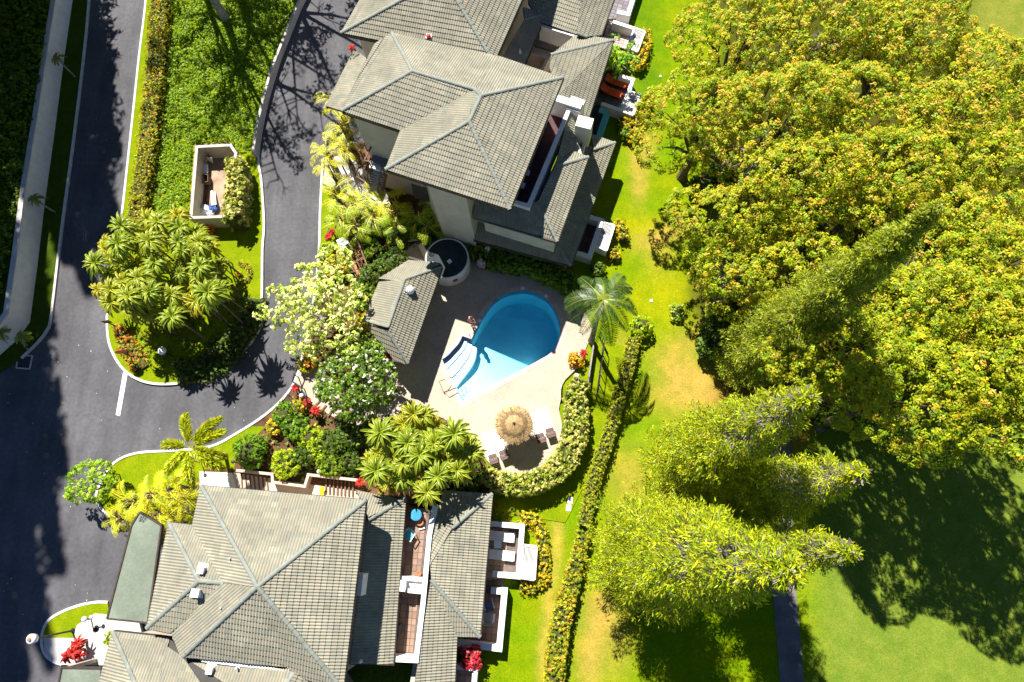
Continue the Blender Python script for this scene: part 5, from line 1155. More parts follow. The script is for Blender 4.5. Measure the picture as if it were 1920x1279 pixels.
# --- conical Cook pines ------------------------------------------------------------------
PINEC = [(.200, .225, .004), (.150, .190, .004), (.250, .250, .006), (.080, .115, .004)]
def cook_pine(px, py, h, r0, label, seed, cols=PINEC, w=(3, 3, 2, 1.5), dens=1.0, group='cone-shaped pines beside the fairway', lean=(0, 0), bare=True, far=False):
    rs = np.random.default_rng(seed); b = P(px, py, 0); t = thing('cook_pine', label, 'tree', b, group)
    top = b+np.array([lean[0], lean[1], h])
    build('trunk', MB().tube([b-[0, 0, .1], lerp(b, top, .3), lerp(b, top, .7), top], [.30, .24, .13, .03], 9), M_['palebark'], t)
    br = MB(); CC = []; NN = []; DD = []; z = h*.05
    while z < h*.985:
        f = z/h; R = r0*min(1, (1-f)**.70*1.10+.02)*(.85+.15*math.sin(f*40)); nb = 7 if not far else 6
        a0 = rs.uniform(0, 6.28)
        for k in range(nb):
            an = a0+2*math.pi*k/nb+rs.normal(0, .12); L = R*rs.uniform(.68, 1.12); d = np.array([math.cos(an), math.sin(an), 0]); s = np.array([-d[1], d[0], 0])
            o = lerp(b, top, f); e = o+d*L+[0, 0, .12*L+rs.normal(0, .05)]
            thk = 1.15 if (bare and f > .5) else 1.0
            br.tube([o, lerp(o, e, .5)-[0, 0, .06*L], e], [(.05*(1-f)+.018)*thk, .028*thk, .012*thk], 4, cap=False)
            op = bare and .56 < f < .93
            n = max(4, int(L*((17 if op else 46) if not far else 6)*dens)); q = rs.uniform(.70 if op else .14, 1.05, n)**.85
            side = rs.normal(0, .36, n)*(1-.35*q)*min(1.0, L*.55)
            CC.append(o+np.outer(q, e-o)+np.outer(side, s)+np.stack([np.zeros(n), np.zeros(n), .12+rs.normal(0, .09, n)-.1*np.abs(side)], 1)); NN.append(np.tile(unit(d*.6+[0, 0, .8]), (n, 1)))
            DD.append(np.outer(np.ones(n), d)+np.outer(np.sign(side)*rs.uniform(.2, 1.1, n), s)+np.stack([np.zeros(n), np.zeros(n), rs.uniform(-.1, .7, n)], 1))
            if bare and not far and f > .5 and k % 2 == 0:
                for q2 in (.3, .5, .7): p = lerp(o, e, q2); br.tube([p, p+s*.34*(1 if k % 2 else -1)+d*.16+[0, 0, .05]], [.022, .010], 3, cap=False)
        z += (.36 if not far else .7)*(.7+.5*(1-f))
    C = np.concatenate(CC); Nn = np.concatenate(NN)
    if far: V, F, col = tufts(C, Nn, 3, .3, .33, .3, cols, w, rs, None, 0, .6)
    else:
        kk = 4; n = len(C); base_c = np.repeat(pal(cols, w, n, rs, .26), kk, 0); D = np.repeat(unitv(np.concatenate(DD)), kk, 0)+rs.normal(0, .45, (n*kk, 3)); D = unitv(D)
        Pn = np.repeat(C, kk, 0)+rs.normal(0, .07, (n*kk, 3)); Nq = unitv(np.repeat(Nn, kk, 0)+rs.normal(0, .5, (n*kk, 3))); B = unitv(np.cross(Nq, D)); sz = (.105*rs.uniform(.6, 1.35, n*kk))[:, None]
        V = np.stack([Pn-D*sz*.6, Pn-B*sz*.19, Pn+D*sz, Pn+B*sz*.19], 1).reshape(-1, 3); F = np.arange(n*kk*4).reshape(n*kk, 4); col = np.clip(base_c*(1+rs.normal(0, .2, (n*kk, 1))), .002, 1)
    build('branches', br, M_['twig'], t); crown_mesh('crown', V, F, col, t, M_['leaf']); return t
cook_pine(1188, 1030, 25.8, 3.4, 'largest lime-green cone pine, lowest of the cluster by the cart path', 201)
cook_pine(1336, 1022, 18.4, 2.2, 'cone pine whose bare tip pokes out behind the largest pine', 202)
cook_pine(1348, 938, 18.6, 2.4, 'cone pine in the middle of the cluster pointing right', 203)
cook_pine(1274, 868, 20.6, 2.7, 'uppermost cone pine of the cluster above the red mulch', 204)
OLIVE = [(.135, .165, .006), (.165, .185, .008), (.095, .130, .006), (.19, .19, .02)]
cook_pine(1392, 688, 21.8, 2.5, 'dark olive pine leaning through the grove with a pale bare trunk', 205, OLIVE, (3, 3, 2, 1), 1.0, 'cone-shaped pines beside the fairway', (0, 0), False)
# tall pines outside the left edge: only their long shadows reach the road
for i, (tx, ty, hh) in enumerate([(228, 840, 43), (186, 1008, 43), (112, 1075, 43), (242, 375, 27), (165, 730, 40), (70, 1200, 43), (22, 1010, 43), (120, 900, 42), (70, 800, 42), (175, 560, 40), (30, 900, 43), (95, 640, 40), (190, 470, 34), (200, 250, 24), (20, 1330, 43), (130, 500, 38), (40, 560, 41), (-20, 1180, 43), (60, 985, 42), (150, 950, 43), (100, 1010, 43), (60, 1150, 43), (95, 1255, 43), (45, 1279, 43), (205, 770, 42), (135, 745, 42), (226, 620, 41), (232, 530, 38), (212, 430, 32), (218, 300, 25), (205, 150, 20), (0, 1240, 43), (-10, 1060, 43)]):
    s = P(tx, ty, 0); L = hh*COT; bx, by = s[0]-SUN_AZ[0]*L, s[1]-SUN_AZ[1]*L
    C = R_WC.T @ (np.array([bx, by, 0])-[0, 0, CAMH]); qx, qy = W0/2+FOC*C[0]/-C[2], H0/2-FOC*C[1]/-C[2]
    if qx > -45 and qy > -45: continue
    cook_pine(qx, qy, hh, 3.5, 'very tall slim pine standing outside the left edge of the photo', 300+i, PINEC, (2, 2, 1, 1), .5, 'tall pines beyond the left edge', (0, 0), False, True)

# --- bare spreading trees whose trunks stand at the top edge -----------------------------
def shade_tree(px, py, h, spread, label, seed, leafy=.5):
    rs = np.random.default_rng(seed); b = P(px, py, 0); t = thing('shade_tree', label, 'tree', b, 'pale-trunked trees at the top edge')
    fk = b+[rs.normal(0, .2), rs.normal(0, .2), h*.38]; build('trunk', MB().tube([b-[0, 0, .1], lerp(b, fk, .5)+[.05, 0, 0], fk], [.34, .26, .2], 9), M_['palebark'], t)
    br = MB(); tips = []
    for k in range(8):
        an = 2*math.pi*k/8+rs.normal(0, .25); d = np.array([math.cos(an), math.sin(an), 0]); L = spread*rs.uniform(.6, 1.05)
        e = fk+d*L+[0, 0, h*.5*rs.uniform(.6, 1.1)]; mid = lerp(fk, e, .45)+rs.normal(0, .35, 3); br.tube([fk, mid, e], [.17, .11, .04], 6)
        for q in range(7):
            f = rs.uniform(.25, 1); s0 = lerp(mid, e, f) if f > .4 else lerp(fk, mid, f+.3); dd = unit(d+rs.normal(0, .8, 3)+[0, 0, .2]); e2 = s0+dd*L*rs.uniform(.25, .5)
            m2 = lerp(s0, e2, .5)+rs.normal(0, .12, 3); br.tube([s0, m2, e2], [.06, .04, .018], 5); tips.append(e2)
            for u in range(3): e3 = lerp(m2, e2, rs.uniform(.2, 1))+unit(dd+rs.normal(0, .7, 3))*L*.16; br.tube([lerp(m2, e2, .4), e3], [.026, .012], 4); tips.append(e3)
    build('limbs', br, M_['palebark'], t); tips = np.array(tips); tips = tips[rs.uniform(size=len(tips)) < leafy]
    if len(tips):
        V, F, col = tufts(tips, np.tile([0, 0, 1.0], (len(tips), 1)), 22, .5, .17, .45, RAINC, [2, 3, 1, 2, 1], rs); crown_mesh('crown', V, F, col, t, M_['leaf'])
shade_tree(425, 38, 16.0, 6.0, 'large pale tree trunk rising from the groundcover at the top edge', 41, .14)
shade_tree(372, -45, 15.0, 5.0, 'pale tree whose trunk stands just above the top edge', 42, .22)
shade_tree(525, -60, 16.5, 6.4, 'leafy tree beyond the top edge shading the right lane', 43, .55)
shade_tree(500, -170, 12.5, 5.6, 'leafier tree beyond the top edge beside the low roadside wall', 44, .95)
shade_tree(440, -30, 17.5, 5.2, 'forked tree just above the top edge over the groundcover', 45, .18)

# --- hedges and shrubs -------------------------------------------------------------------
GREEN = [(.10, .16, .006), (.07, .12, .005), (.14, .19, .008), (.05, .085, .005)]
VARIEG = [(.26, .25, .05), (.34, .30, .10), (.14, .17, .012), (.08, .11, .008)]
ORANGE = [(.23, .22, .008), (.27, .21, .010), (.16, .18, .006), (.36, .13, .02)]
YELLOW = [(.40, .27, .006), (.34, .25, .008), (.22, .20, .008), (.12, .15, .006)]
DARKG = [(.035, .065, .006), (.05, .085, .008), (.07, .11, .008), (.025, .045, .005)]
M_['core'] = mat('hedge_core', (.06, .07, .015), .95, .2, 4)
def hedge(path, width, h, label, cols, w, size=.10, dens=17, zb=.08, kind='hedge', cat='hedge', group=None, seed=0, k=6, rag=.10, core='core'):
    rs = np.random.default_rng(seed+900); pts = [P(x, y, h) for x, y in path]; base = [p*[1, 1, 0] for p in pts]
    t = thing(kind, label, cat, base[len(base)//2]+[0, 0, zb], group)
    C = []; Nn = []; cb = MB(); wd_ = width if not np.isscalar(width) else [width]*len(pts)
    for i in range(len(pts)-1):
        a, b = base[i], base[i+1]; L = np.linalg.norm(b-a); d = unit(b-a); s = np.array([-d[1], d[0], 0]); w2 = (wd_[i]+wd_[i+1])/4
        n = int(L*(2*w2)*dens*2.2)+1; f = rs.uniform(-.06, 1.06, n); v = rs.uniform(-1, 1, n)
        hz = h-.10*np.abs(v)**3+.06*np.sin(f*L*2.1+i)*np.cos(v*2+i)
        C.append(a+np.outer(f, b-a)+np.outer(v*w2, s)+np.outer(hz+rs.normal(0, rag*.5, n), [0, 0, 1])); Nn.append(unitv(np.outer(np.ones(n), [0, 0, 1.0])+np.outer(v*.5, s)))
        for sg in (-1, 1):
            n = int(L*(h-zb)*dens*1.6)+1; f = rs.uniform(-.05, 1.05, n); z = rs.uniform(zb+.03, h, n)
            C.append(a+np.outer(f, b-a)+np.outer(np.full(n, sg*w2)+rs.normal(0, rag*.5, n), s)+np.outer(z, [0, 0, 1])); Nn.append(np.tile(unit(s*sg+[0, 0, .4]), (n, 1)))
        e = d*.04; q = s*w2*.86; cb.prism([a-e+q, b+e+q, b+e-q, a-e-q], zb, h-.17+.002*(i % 3))
    C = np.concatenate(C); Nn = np.concatenate(Nn); V, F, col = tufts(C, Nn, k, size*1.15, size, .5, cols, w, rs)
    build('stems', cb, M_[core], t); crown_mesh('leaves', V, F, col, t, M_['leaf']); return t
hedge([(1092, 712), (1080, 735), (1082, 765), (1082, 795), (1076, 830), (1060, 862), (1035, 888), (1002, 905), (965, 909), (930, 902), (905, 885)], [.9, 1.0, 1.2, 1.3, 1.3, 1.3, 1.2, 1.1, 1.05, .95, .7], 1.5, 'variegated cream and green hedge curving round the umbrella end of the deck', VARIEG, [3, 2, 3, 2], .095, 20, seed=1)
hedge([(885, 440), (905, 470), (935, 482), (975, 488), (1020, 503), (1060, 522), (1090, 545)], [1.2, 1.5, 1.2, 1.0, 1.1, 1.2, .9], 1.3, 'dark shaded hedge between the lowest roof and the pool deck', GREEN, [3, 3, 2, 2], .085, 20, seed=2)
hedge([(298, -70), (292, 60), (283, 160), (271, 270), (256, 370), (246, 425)], [1.25, 1.25, 1.2, 1.15, 1.1, 1.0], 1.05, 'long orange-flecked hedge along the left road', ORANGE, [4, 2.5, 2.5, .35], .065, 24, .1, seed=3, k=5)
hedge([(1190, 632), (1180, 680), (1166, 728)], [.62, .7, .62], 1.0, 'short trimmed hedge right of the wire fence', [(.22, .21, .008), (.16, .18, .008), (.25, .23, .01), (.10, .12, .006)], [3, 3, 1.0, 1], .06, 28, .02, seed=4, group='hedges along the lawn edge')
hedge([(1163, 736), (1153, 780), (1137, 830), (1120, 880), (1106, 930), (1096, 985)], [.62, .66, .66, .62, .6, .6], 1.0, 'long trimmed hedge between the strip lawn and the dry turf', [(.20, .20, .008), (.15, .175, .008), (.25, .22, .012), (.10, .12, .006)], [3, 3, .9, 1], .06, 28, .02, seed=5, group='hedges along the lawn edge')
hedge([(1095, 998), (1086, 1045), (1064, 1120), (1050, 1180), (1042, 1235), (1036, 1340)], [.6, .7, .85, .95, .95, .95], 1.0, 'orange-flecked hedge running off the bottom edge', [(.22, .21, .008), (.13, .16, .006), (.28, .20, .015), (.36, .14, .02)], [3, 3, 1.2, .35], .08, 22, .02, seed=6, group='hedges along the lawn edge')
hedge([(436, 298), (440, 330), (436, 365), (432, 408)], [.85, 1.05, 1.1, 1.0], 1.95, 'cream-leaved hedge growing against the bin enclosure', VARIEG, [3, 2.5, 2, 1.2], .12, 16, .1, seed=7)
hedge([(978, 970), (1005, 975), (1015, 1000), (1020, 1040), (1018, 1080), (1005, 1100), (975, 1098)], [.6, .6, .55, .6, .65, .7, .6], .5, 'yellow low border round the slatted box of the tiled terrace', YELLOW, [3, 3, 2, 2], .075, 22, .0, 'low_border', 'border', 'yellow low borders by the terraces', 8, 5)
hedge([(1212, 55), (1210, 85), (1202, 115)], [.6, .6, .5], .7, 'yellow low border at the bright terrace near the top edge', YELLOW, [3, 3, 2, 2], .08, 20, .0, 'low_border', 'border', 'yellow low borders by the terraces', 9, 5)
hedge([(1218, 172), (1212, 200), (1204, 218), (1185, 232), (1163, 222)], [.5, .55, .6, .7, .5], .7, 'yellow low border round the orange loungers terrace', YELLOW, [3, 3, 2, 2], .08, 20, .0, 'low_border', 'border', 'yellow low borders by the terraces', 10, 5)
hedge([(1155, 415), (1168, 425), (1170, 445)], [.55, .7, .5], .7, 'upper yellow bush beside the slatted box of the dark red terrace', YELLOW, [3, 3, 2, 2], .08, 20, .0, 'low_border', 'border', 'yellow low borders by the terraces', 11, 5)
hedge([(1152, 465), (1154, 482)], [.5, .5], .6, 'lower yellow bush beside the slatted box of the dark red terrace', YELLOW, [3, 3, 2, 2], .08, 20, .0, 'low_border', 'border', 'yellow low borders by the terraces', 12, 5)
hedge([(865, 1232), (899, 1233)], [1.0, 1.0], 1.25, 'square crimson shrub between two white terrace walls', [(.36, .02, .035), (.24, .012, .02), (.46, .08, .10), (.16, .04, .02)], [3, 3, 1.5, 1], .09, 24, .05, 'square_shrub', 'shrub', None, 13, 6)
hedge([(217, 610), (232, 640), (248, 665), (262, 690)], [.5, .9, 1.3, .8], .42, 'orange-flowered low border on the left side of the island', [(.20, .20, .01), (.42, .12, .015), (.50, .16, .02), (.12, .15, .008)], [3, 2, 1.5, 2], .07, 22, .1, 'low_border', 'border', None, 14, 5)
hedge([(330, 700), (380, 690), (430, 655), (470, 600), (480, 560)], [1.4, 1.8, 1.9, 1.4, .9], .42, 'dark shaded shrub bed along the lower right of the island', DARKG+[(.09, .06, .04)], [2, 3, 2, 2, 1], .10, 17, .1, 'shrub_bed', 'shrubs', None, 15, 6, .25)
# crescent-shaped clipped ring on the island
hedge([(446, 492), (458, 494), (466, 502), (467, 514), (460, 524), (448, 528)], .26, .34, 'clipped yellow-green crescent hedge on the island lawn', [(.27, .25, .01), (.22, .22, .01), (.30, .27, .02), (.16, .18, .01)], [3, 3, 2, 1], .05, 40, .1, 'crescent_hedge', 'hedge', None, 16, 5, .05)
def ball_bush(px, py, r, label, cols, w, seed, sz=.9, size=.09, dens=17, zb=.06, name='round_bush', cat='bush', group=None, k=6, lobes_n=0):
    rs = np.random.default_rng(seed+500); z = r*sz+zb; c = P(px, py, z); t = thing(name, label, cat, c*[1, 1, 0]+[0, 0, zb], group); lobes = [((c[0], c[1], z), (r*.9, r*.9, r*sz*.9))]
    for i in range(lobes_n): a = rs.uniform(0, 6.28); lobes.append(((c[0]+math.cos(a)*r*.55, c[1]+math.sin(a)*r*.55, z+rs.uniform(-.1, .3)*r), (r*.55, r*.55, r*.5*sz)))
    C, Nn = lobes_points(lobes, dens*2.2, rs, -.7); V, F, col = tufts(C, Nn, k, size*1.2, size, .5, cols, w, rs)
    crown_mesh('leaves', V, F, col, t, M_['leaf']); co = MB()
    for cc, rr in lobes: co.ball(cc, rr[0]*.74, 10, 6, None, rr[2]/rr[0])
    build('stems', co, M_['core'], t); return t
LIME = [(.20, .26, .005), (.16, .22, .005), (.24, .28, .008), (.10, .15, .004)]
MIDG = [(.08, .16, .006), (.06, .12, .006), (.11, .19, .008), (.04, .08, .005)]
ball_bush(1202, 612, .72, 'clipped lime ball bush on the lawn beside the palm', LIME, [3, 3, 2, 1], 1)
ball_bush(468, 846, 1.0, 'rounded bright green shrub right of the foxtail palm', MIDG, [3, 3, 2, 1], 2, .8, .09, 17, lobes_n=2)
ball_bush(538, 868, .85, 'rounded yellow-lime shrub inside the planter wall', LIME, [3, 3, 2, 1], 3, .9, lobes_n=2)
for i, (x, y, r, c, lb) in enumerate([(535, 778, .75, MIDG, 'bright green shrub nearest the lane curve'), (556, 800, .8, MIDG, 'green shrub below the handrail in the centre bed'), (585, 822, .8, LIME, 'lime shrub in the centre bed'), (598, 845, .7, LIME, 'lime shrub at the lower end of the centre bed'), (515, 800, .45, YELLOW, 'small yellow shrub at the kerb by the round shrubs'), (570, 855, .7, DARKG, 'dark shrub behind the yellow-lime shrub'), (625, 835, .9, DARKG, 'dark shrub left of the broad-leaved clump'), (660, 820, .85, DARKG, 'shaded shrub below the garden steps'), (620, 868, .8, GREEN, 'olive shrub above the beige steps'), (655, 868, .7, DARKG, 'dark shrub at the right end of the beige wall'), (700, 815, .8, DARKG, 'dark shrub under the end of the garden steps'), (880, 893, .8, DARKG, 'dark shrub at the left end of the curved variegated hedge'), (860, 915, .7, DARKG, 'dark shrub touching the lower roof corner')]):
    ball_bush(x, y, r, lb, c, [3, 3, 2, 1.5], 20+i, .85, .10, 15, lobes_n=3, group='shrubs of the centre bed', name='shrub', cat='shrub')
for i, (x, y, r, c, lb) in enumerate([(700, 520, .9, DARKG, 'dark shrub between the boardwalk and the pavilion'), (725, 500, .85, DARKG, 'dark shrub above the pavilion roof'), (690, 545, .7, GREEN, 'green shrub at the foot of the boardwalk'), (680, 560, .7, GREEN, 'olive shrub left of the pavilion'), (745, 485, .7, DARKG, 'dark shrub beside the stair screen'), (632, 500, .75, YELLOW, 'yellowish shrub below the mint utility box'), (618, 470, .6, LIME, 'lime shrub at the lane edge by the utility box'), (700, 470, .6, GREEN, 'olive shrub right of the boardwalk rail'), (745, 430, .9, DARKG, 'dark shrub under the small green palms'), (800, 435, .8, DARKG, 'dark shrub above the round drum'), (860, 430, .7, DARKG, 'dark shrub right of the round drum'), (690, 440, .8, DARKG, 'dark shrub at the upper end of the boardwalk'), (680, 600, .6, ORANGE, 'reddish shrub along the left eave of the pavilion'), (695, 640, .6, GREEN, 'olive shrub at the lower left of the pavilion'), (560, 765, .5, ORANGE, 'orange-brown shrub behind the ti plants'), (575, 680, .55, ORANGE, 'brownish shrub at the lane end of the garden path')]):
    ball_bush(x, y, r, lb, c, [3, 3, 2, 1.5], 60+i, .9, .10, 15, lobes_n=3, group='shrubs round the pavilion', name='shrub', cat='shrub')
ball_bush(1268, 585, .55, 'loose pale green bush out on the lawn', [(.16, .22, .02), (.22, .26, .04), (.10, .17, .008), (.07, .12, .005)], [3, 2, 2, 1], 90, .5, .12, 10, 0)
ball_bush(1080, 675, .5, 'yellow-orange shrub at the pool deck edge below the palm', [(.42, .26, .01), (.36, .20, .012), (.20, .18, .008), (.40, .12, .02)], [3, 2, 2, 1], 91, .9)
ball_bush(447, 512, .17, 'tiny orange plant inside the crescent hedge', [(.45, .20, .01), (.30, .22, .01), (.2, .2, .01), (.4, .12, .01)], [2, 2, 1, 1], 92, 1.2, .05, 60, .1)
ball_bush(318, 600, .5, 'grey-beige rock-like shrub at the foot of the island clump', GREEN, [1, 1, 1, 1], 93, .7)
ball_bush(208, 1196, .38, 'small lime shrub by the entry walk', LIME, [3, 3, 2, 1], 94, .8)
ball_bush(391, 432, .4, 'rust-orange shrub under the bin enclosure', [(.42, .12, .02), (.36, .16, .02), (.2, .15, .01), (.5, .14, .02)], [2, 2, 1, 1], 95, .8)
for i, (x, y, r, c, lb) in enumerate([(1150, 130, .55, [(.14, .03, .03), (.10, .02, .02), (.08, .06, .02), (.05, .05, .01)], 'maroon shrub above the orange loungers'), (1172, 250, .45, GREEN, 'low green shrub below the orange loungers terrace'), (1190, 255, .5, YELLOW, 'yellow shrub at the lawn corner below the orange loungers'), (1196, 120, .5, YELLOW, 'yellow shrub between the two upper terraces'), (1120, 505, .5, DARKG, 'dark shrub behind the palm crown')]):
    ball_bush(x, y, r, lb, c, [3, 2, 2, 1], 110+i, .8, .09, 15, 0, 'shrub', 'shrub', 'small shrubs by the upper terraces', 6, 2)

# --- pale flowering tree, white-flowered tree and other small trees ---------------------
def small_tree(lobespx, base, label, cols, w, seed, size, dens, k, name, spread, r0=.14, asp=.45, tip=None, tipw=0, m='leaf', bark='palebark', nl=14, zmin=-.4, keepf=1.0, group=None):
    rs = np.random.default_rng(seed); lobes = []
    for (x, y, z, rp) in lobespx: c = P(x, y, z); r = abs(P(x+rp, y, z)[0]-c[0]); lobes.append((tuple(c), (r, r, r*.7)))
    b = P(*base, 0); t = thing(name, label, 'tree', b, group); C, Nn = lobes_points(lobes, dens, rs, zmin); kp = rs.uniform(size=len(C)) < keepf; C, Nn = C[kp], Nn[kp]
    V, F, col = tufts(C, Nn, k, spread, size, asp, cols, w, rs, tip, tipw, .6); crown_mesh('crown', V, F, col, t, M_[m]); trunk_limbs(b, lobes, r0, M_[bark], t, rs, .35, nl)
    return t
PALE = [(.27, .31, .05), (.21, .27, .03), (.33, .35, .09), (.13, .18, .02)]
small_tree([(628, 492, 4.2, 30), (600, 520, 4.4, 26), (568, 520, 4.2, 20), (545, 560, 4.0, 22), (520, 550, 3.8, 16), (575, 560, 4.6, 26), (605, 560, 4.9, 30), (640, 540, 4.4, 26), (660, 560, 4.0, 24), (510, 600, 3.4, 15), (492, 585, 3.3, 12), (535, 590, 3.8, 15), (560, 600, 4.2, 18), (600, 600, 4.6, 26), (640, 590, 4.4, 26), (625, 625, 4.2, 24), (650, 620, 4.0, 22), (580, 640, 3.8, 18), (552, 625, 3.5, 12), (560, 655, 3.2, 12), (595, 665, 3.4, 14), (545, 648, 3.2, 9), (655, 655, 3.6, 20)], (628, 600),
           'tall pale yellow-green flowering tree overhanging the lane', PALE, [3, 3, 2, 1.3], 31, .115, 15, 9, 'flowering_tree', .19, .16, .5, [(.46, .45, .20), (.42, .42, .16)], .5, 'leaf', 'palebark', 16, -.3, .8)
PLUM = [(.07, .13, .010), (.10, .17, .012), (.15, .22, .016), (.045, .085, .010)]
small_tree([(655, 690, 3.2, 36), (625, 705, 3.0, 28), (690, 690, 3.2, 30), (715, 705, 2.9, 26), (640, 735, 3.1, 30), (680, 725, 3.5, 38), (715, 735, 2.9, 24), (650, 765, 2.6, 22), (685, 765, 2.7, 22), (610, 730, 2.5, 18), (670, 655, 3.0, 24), (700, 660, 2.7, 20)], (668, 735),
           'rounded dark green tree dotted with white blossom beside the garden steps', PLUM, [3, 3, 2, 2], 32, .11, 26, 9, 'blossom_tree', .15, .13, .42, [(.62, .60, .50), (.55, .55, .44)], .10, 'leafshiny', 'bark', 10, -.5)
small_tree([(160, 895, 2.2, 26), (185, 890, 2.0, 24), (150, 920, 2.0, 20), (180, 915, 2.2, 24), (132, 925, 1.6, 9), (200, 900, 1.8, 16)], (214, 916), 'light green leaning bush tree over the road at the bed tip', [(.17, .25, .012), (.12, .20, .01), (.22, .29, .02), (.07, .13, .008)], [3, 3, 2, 1], 33, .085, 30, 9, 'small_tree', .15, .10, .5, None, 0, 'leaf', 'bark', 6, -.5, .95)
small_tree([(1150, 100, 3.2, 14), (1135, 92, 3.0, 8), (1160, 115, 3.2, 17), (1140, 118, 3.0, 14), (1175, 100, 3.0, 12), (1185, 118, 2.8, 12), (1150, 132, 2.8, 11), (1152, 70, 3.4, 7), (1188, 85, 3.2, 6), (1130, 125, 2.6, 8)], (1160, 120), 'light green sparse tree between the two upper terraces', [(.16, .26, .012), (.11, .20, .01), (.22, .31, .03), (.07, .13, .008)], [3, 3, 2, 1], 34, .10, 17, 8, 'small_tree', .17, .09, .5, None, 0, 'leaf', 'bark', 8, -.5, .8)
# forest-edge undergrowth below the grove
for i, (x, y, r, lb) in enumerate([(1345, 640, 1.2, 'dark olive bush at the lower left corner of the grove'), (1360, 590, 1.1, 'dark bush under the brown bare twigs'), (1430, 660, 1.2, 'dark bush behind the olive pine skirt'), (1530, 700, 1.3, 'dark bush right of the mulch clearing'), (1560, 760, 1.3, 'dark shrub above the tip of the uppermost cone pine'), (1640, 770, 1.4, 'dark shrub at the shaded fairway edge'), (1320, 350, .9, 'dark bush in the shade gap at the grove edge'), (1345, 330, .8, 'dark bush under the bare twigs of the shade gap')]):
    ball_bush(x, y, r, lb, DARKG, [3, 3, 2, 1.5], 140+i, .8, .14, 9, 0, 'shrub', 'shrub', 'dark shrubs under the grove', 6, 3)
# ------------------------------------------------------------------ palms, strap-leaved plants, groundcover
def frond(L, up0, droop, nl, ll, lw, rs, plume=False, vfold=.35, thin=True):
    """quads of one feather frond growing along +x from the origin; returns V, F, part flag (0 rachis, 1 leaflet)"""
    t = np.linspace(0, 1, 9); x = L*t*(1-.12*t); z = L*(up0*t-droop*t*t); rach = np.stack([x, .04*L*np.sin(t*3+rs.uniform(0, 6))*t, z], 1)
    V = []; F = []; K = []
    w = .028*(1-.8*t)+.006
    for i in range(8):
        a, b = rach[i], rach[i+1]; n = len(V); V += [a-[0, w[i], 0], a+[0, w[i], 0], b+[0, w[i+1], 0], b-[0, w[i+1], 0]]; F.append((n, n+1, n+2, n+3)); K.append(0)
    for i in range(nl):
        f = .12+.88*(i+rs.uniform(0, .8))/nl; j = min(int(f*8), 7); u = f*8-j; p = rach[j]*(1-u)+rach[j+1]*u; d = unit(rach[j+1]-rach[j])
        l = ll*(math.sin(math.pi*min(1, f*.86+.10))**.6)*rs.uniform(.85, 1.1)
        for sg in (-1, 1):
            if plume: ang = rs.uniform(-.9, 1.5); side = np.array([0, math.cos(ang)*sg, math.sin(ang)])
            else: side = np.array([0, sg*math.cos(vfold), math.sin(vfold)-.0])
            dirn = unit(d*.62+side*.85+[0, 0, -.12]); e = p+dirn*l+np.array([0, 0, -.22*l]); m = p+dirn*l*.5
            wv = unit(np.cross(dirn, np.cross(side, d)+1e-6))*lw if not plume else unit(np.cross(dirn, rs.normal(size=3)))*lw
            wv = unit(np.cross(dirn, np.array([0, 0, 1.0]) if not plume else rs.normal(size=3)))*lw
            n = len(V); V += [p, m-wv, e, m+wv]; F.append((n, n+1, n+2, n+3)); K.append(1)
    return np.array(V), np.array(F), np.array(K)
def rot_place(V, az, origin): ca, sa = math.cos(az), math.sin(az); R = np.array([[ca, -sa, 0], [sa, ca, 0], [0, 0, 1]]); return V@R.T+np.asarray(origin)
COCO = [(.030, .066, .008), (.020, .048, .008), (.050, .09, .010), (.11, .13, .02)]
def feather_palm(base_px, crown_px, h, label, n, L, cols, w, seed, name='palm_tree', plume=False, ll=.42, lw=.022, nl=34, r=.13, group=None, azs=None, droop=(.45, .9), up=(.2, .9), rachis=(.16, .17, .03), shaft=None):
    rs = np.random.default_rng(seed); b = P(*base_px, 0); c = P(*crown_px, h); t = thing(name, label, 'palm tree', b, group)
    mid = lerp(b, c, .5)+np.array([rs.normal(0, .08), rs.normal(0, .08), 0]); build('trunk', MB().tube([b-[0, 0, .1], lerp(b, mid, .3), mid, lerp(mid, c, .6), c-[0, 0, .1]], [r*1.5, r*1.05, r*.95, r*.85, r*.7], 10), M_['palebark'], t, True)
    if shaft is not None: build('crownshaft', MB().tube([c-[0, 0, .75], c-[0, 0, .3], c+[0, 0, .05]], [r*.9, r*.95, r*.3], 10), shaft, t, True)
    for k in range(n):
        az = azs[k] if azs else 2*math.pi*k/n+rs.normal(0, .18); u0 = rs.uniform(*up) if not azs else rs.uniform(.25, .5); dr = rs.uniform(*droop)
        V, F, K = frond(L*rs.uniform(.85, 1.08), u0, dr+u0*.35, nl, ll, lw, rs, plume); V = rot_place(V, az, c)
        col = pal(cols, w, len(F), rs, .12); f = np.array([1.0, 1, 1]); col *= rs.uniform(.8, 1.2); col[K == 0] = rachis
        crown_mesh('frond', V, F, np.clip(col, .001, 1), t, M_['leafshiny'])
    return t
feather_palm((1108, 640), (1132, 562), 6.8, 'tall feather palm at the pool deck corner beside the curved hedge', 17, 2.35, COCO, [3, 3, 2, 1], 51, ll=.54, lw=.0165, nl=42, r=.15, droop=(.55, 1.0), up=(.0, .8))
def azpx(*pts): c = P(357, 838, 4.3); return [math.atan2(P(x, y, 4.3)[1]-c[1], P(x, y, 4.3)[0]-c[0]) for x, y in pts]
FOX = [(.32, .34, .008), (.24, .30, .008), (.40, .36, .010), (.14, .20, .008)]
